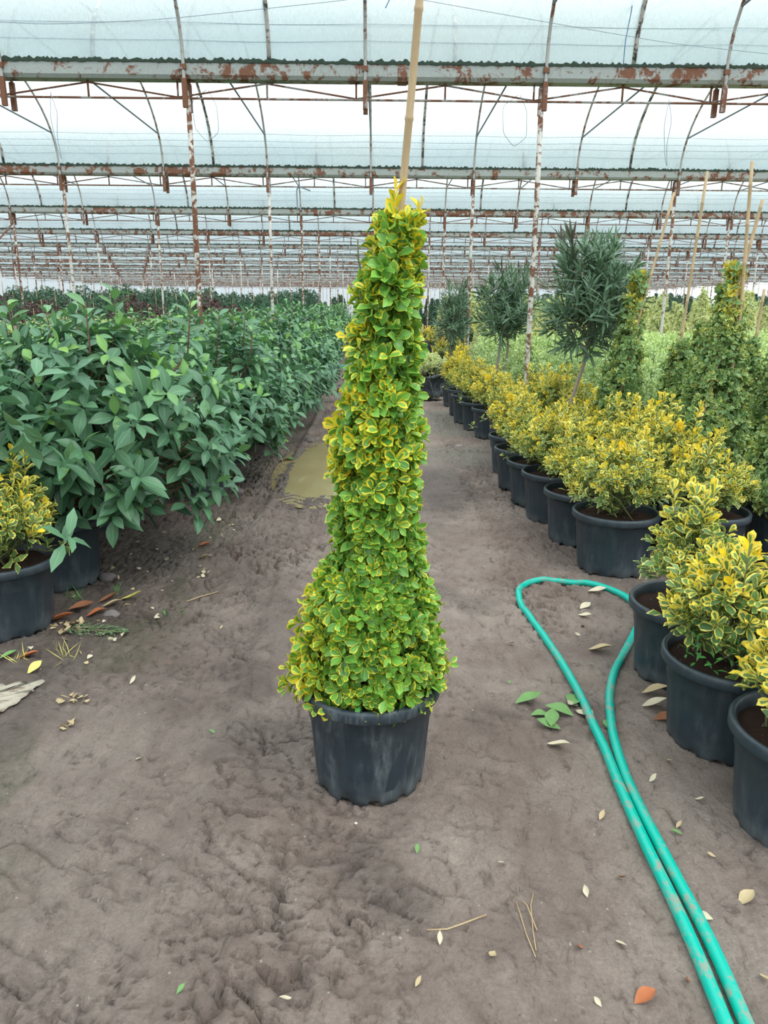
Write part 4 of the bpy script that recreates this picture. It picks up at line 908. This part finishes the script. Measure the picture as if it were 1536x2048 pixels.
# dry clumps
def clump(seed, n, R, mats, zz=.01):
    r = np.random.default_rng(seed); f = Fol(seed); az = r.random(n) * 6.28; q = R * r.random(n) ** .6
    P = np.stack([q * np.cos(az), q * np.sin(az), zz * r.random(n) + .004], 1); D = np.stack([np.cos(az * 3), np.sin(az * 3), .25 * r.standard_normal(n)], 1)
    f.leaves(P, D, np.array([0, 0, 1.]) + .5 * r.standard_normal((n, 3)), .022 + .02 * r.random(n), .008 + .006 * r.random(n), np.zeros((n, 3)), T_OVs, .2)
    return f.mesh('dry_clump', M[mats])
for x, y, sd, n, R, m, lab in [(-1.17, 2.60, 1, 12, .05, 'dry_tan', 'dried tan flower clump right of the torn sheet'), (-1.13, 2.42, 2, 5, .03, 'dry_tan', 'small dried clump below the tan flower clump'),
        (-1.47, 3.28, 3, 26, .07, 'dry_tan', 'heap of tan dry scales beside the left corner pot'), (-1.20, 3.16, 4, 5, .02, 'dry_pale', 'tiny pale husk right of the conifer sprig'),
        (-1.0, 4.0, 6, 12, .06, 'dry_pale', 'whitish dried clump on the mud left of the path')]:
    tag(ob('dry_clump', clump(sd, n, R, m), None, (x, y, hz(x, y))), lab, 'dry debris')
hk = [clump(300 + q, 1, .001, 'dry_tan' if q % 2 else 'dry_pale', .002) for q in range(6)]
hr = np.random.default_rng(19)
for i in range(49):
    t_ = i / 49.; x = -1.22 + .16 * hr.standard_normal() - .15 * (1 - t_); y = 2.85 + 2.3 * t_ + .02 * (hr.random() - .5)
    o = ob('dry_husk', hk[i % 6], None, (x, y, hz(x, y))); o.rotation_euler = (0, 0, hr.random() * 6.28); o.scale = (.6 + .7 * hr.random(),) * 3
    tag(o, 'small pale dry husk in the litter by the left shrubs, number %s from the front' % NUM[i], 'dry husk', 'dry husks along the left shrubs')
# conifer sprig
f = Fol(91); r = f.r; n = 260; t = r.random(n); side = np.sign(r.standard_normal(n)); q = r.random(n)
P = np.stack([-.13 + .26 * t, side * q * .055 * np.sin(PI * np.clip(t * .9 + .1, 0, 1)), .012 + .012 * r.random(n)], 1)
f.leaves(P, np.stack([.9 + 0 * t, side * .7, .2 * r.standard_normal(n)], 1), np.array([0, 0, 1.]) + .3 * r.standard_normal((n, 3)), .022 + 0 * t, .003 + 0 * t, np.stack([0 * t, r.random(n), 0 * t], 1), T_LNx, 0)
root = place('conifer_sprig', [('needles', f.mesh('needles', M['leaf_conifer'])), ('twig', MB().tube([(-.15, 0, .008), (0, 0, .016), (.13, 0, .012)], .0025, 5).mesh('twig', M['twig']))],
      (-1.33, 3.24, hz(-1.33, 3.24)), -.1, 1.1, 'grey-green conifer sprig lying right of the left corner pot', 'plant cutting')
def stone(seed, s_, mat='stone'):
    r = np.random.default_rng(seed); n = 18; V = []; F = []
    for i in range(n // 2 + 1):
        for j in range(n):
            a, b = PI * i / (n // 2), 2 * PI * j / n; d = np.array([math.sin(a) * math.cos(b), math.sin(a) * math.sin(b), math.cos(a)])
            k = 1 + .22 * (float(fbm(np.array(d[0] * 1.5 + seed), np.array(d[1] * 1.5 + d[2] * 2 + 9), 3, seed)) - .5) * 2
            V.append(d * k * np.array(s_) + [0, 0, s_[2] * .55])
    m = n // 2
    F = [(i * n + j, (i + 1) * n + j, (i + 1) * n + (j + 1) % n, i * n + (j + 1) % n) for i in range(m) for j in range(n)]
    return MB().add(V, F).mesh('stone', M[mat], True)
for x, y, s_, sd, m, lab in [(-1.53, 3.96, (.052, .035, .03), 3, 'stone', 'dark grey stone beside the pot left under the shrub'), (-1.33, 3.45, (.042, .035, .028), 5, 'stone', 'rounded grey stone right of the rusty leaves'),
        (-.135, 1.93, (.010, .008, .005), 7, 'white_stone', 'small cream pebble below the main pot'), (-.06, 1.90, (.006, .005, .004), 9, 'white_stone', 'tiny cream pebble beside the small cream pebble'), (-1.16, 6.0, (.05, .04, .03), 11, 'stone', 'grey stone by the second visible left pot'),
        (-.78, 8.4, (.06, .05, .03), 12, 'stone', 'flat stone above the puddle on the left track'), (1.0, 8.3, (.14, .10, .012), 13, 'slab', 'flat pale slab on the gravel by the right pots')]:
    tag(ob('stone', stone(sd, s_, m), None, (x, y, hz(x, y) - .003)), lab, 'stone')
# torn sheet
r = np.random.default_rng(8); V = []; nn = 26
outl = [(-1.78, 2.62), (-1.60, 2.68), (-1.46, 2.71), (-1.36, 2.76), (-1.35, 2.73), (-1.385, 2.64), (-1.375, 2.62), (-1.41, 2.53), (-1.42, 2.48), (-1.47, 2.43), (-1.50, 2.36), (-1.56, 2.33), (-1.64, 2.32), (-1.80, 2.40)]
oo = smooth_path(outl + [outl[0]], 1); oo = oo + .006 * r.standard_normal(oo.shape); c = oo.mean(0)
for lay in (0, .006):
    for s_ in (1, .8, .6, .4, .2):
        for p in oo:
            q = c + (p - c) * s_; V.append((q[0], q[1], hz(q[0], q[1]) * .5 + .010 + lay + .006 * float(fbm(np.array(q[0] * 5), np.array(q[1] * 5), 2, 2))))
m = len(oo); F = []
for L_ in (0, 1):
    for k in range(4):
        for j in range(m): a = (L_ * 5 + k) * m; F.append((a + j, a + (j + 1) % m, a + m + (j + 1) % m, a + m + j))
    F.append(tuple((L_ * 5 + 4) * m + j for j in range(m)))
for j in range(m): F.append((j, (j + 1) % m, 5 * m + (j + 1) % m, 5 * m + j))
tag(ob('torn_sheet', MB().add(V, F).mesh('torn_sheet', M['paper'], True)), 'torn off-white stained sheet lying on the mud at the left edge', 'torn sheet')
# sticks
def stick(pts, rad, lab, mat='cane', name='dry_twig'):
    z = lambda x, y: hz(x, y) + rad + .002
    tag(ob(name, MB().tube([(x, y, z(x, y) + d) for x, y, d in pts], rad, 6).mesh(name, M[mat], True)), lab, 'twig')
stick([(.13, 1.505, 0), (.18, 1.50, .003), (.22, 1.515, .004), (.285, 1.55, .002)], .0022, 'single straw-coloured twig on the mud below the main pot')
fk = MB()
for pts in ([(.37, 1.62), (.372, 1.55), (.375, 1.49), (.385, 1.42)], [(.372, 1.62), (.395, 1.58), (.405, 1.50)], [(.42, 1.62), (.405, 1.58), (.395, 1.5), (.39, 1.44)]):
    fk.tube([(x, y, hz(x, y) + .004) for x, y in pts], .0016, 5)
tag(ob('dry_twig', fk.mesh('dry_twig', M['cane'], True)), 'forked dry twig on the mud left of the doubled hose', 'twig')
stick([(-.99, 3.60, 0), (-.93, 3.68, .004), (-.86, 3.76, 0)], .003, 'short straight straw on the mud left of the main plant')
stick([(-1.20, 3.38, 0), (-1.1, 3.42, .004), (-.98, 3.5, .0)], .0025, 'thin grey stalk lying above the conifer sprig', 'twig')
# grass wisps
def tuft(x, y, n, L, sd, lab, mat='twig'):
    f = Fol(sd); r = f.r; f.leaves(.02 * r.standard_normal((n, 3)) * [1, 1, 0], np.stack([.8 * r.standard_normal(n), .8 * r.standard_normal(n), .9 + 0 * r.random(n)], 1), r.standard_normal((n, 3)), L * (.6 + .6 * r.random(n)), .0016 + 0 * r.random(n), np.tile([0, .8, 0], (n, 1)), T_LNx, -.4)
    tag(ob('grass', f.mesh('grass', M[mat]), None, (x, y, hz(x, y))), lab, 'grass', None, 'stuff')
tuft(-1.56, 3.62, 16, .09, 1, 'grass wisps between the two left pots', 'leaf_weed'); tuft(-1.38, 3.72, 12, .07, 2, 'grass wisps right of the second left pot', 'leaf_weed')
tuft(-1.05, 3.45, 10, .04, 3, 'little green grass tuft on the mud', 'leaf_weed'); tuft(-1.37, 2.98, 12, .09, 4, 'yellow dry grass above the torn sheet', 'dry_yellow'); tuft(-1.55, 2.95, 12, .07, 5, 'yellow dry grass by the left corner pot', 'dry_yellow')
tuft(-1.15, 6.0, 20, .10, 6, 'dry grass at the shrub foot left of the puddle', 'dry_tan')
# small scattered bits
sr = np.random.default_rng(66); small = [litter_leaf(200 + q, .03, .5, m, .8) for q, m in enumerate(['dry_tan', 'dry_pale', 'leaf_fresh', 'dry_tan', 'dry_pale', 'dry_brown'])]
spots = [(.65, 2.43), (.91, 2.1), (.89, 1.85), (.91, 1.88), (.84, 1.53), (.67, 1.67), (.69, 1.92), (.16, 1.47), (-.44, 1.33), (.95, 1.75), (.56, 1.62), (.5, 1.45), (.28, 1.42), (.35, 1.72), (.12, 1.78), (.9, 1.35), (.6, 1.45), (.72, 1.35), (1.0, 2.2), (1.02, 2.0), (.55, 2.75), (.62, 3.1), (.5, 1.3), (-.9, 2.9), (-.75, 3.3), (-1.0, 2.75), (-.6, 2.4), (-1.0, 3.05), (-.8, 2.2), (-1.05, 3.5), (.1, 1.35), (-.2, 1.3), (.93, 2.9), (1.0, 3.3), (.95, 3.2), (-.85, 4.3)]
for i, (x, y) in enumerate(spots):
    side = 'right of the main pot' if x > .05 else 'left of the main pot'
    nth_ = sum(1 for a in spots if (a[0] > .05) == (x > .05) and (a[1], a[0]) < (y, x))
    drop(small[i % 6], x, y, sr.random() * 6.28, 'tiny dry leaf flake %s, number %s from the bottom up' % (side, NUM[nth_]), 'leaf flake', 'leaf_flake', 'tiny leaf flakes %s' % side, .7 + .6 * sr.random())
print('broad', nb, 'silver', ns, 'cream', nc, 'posts', npst)
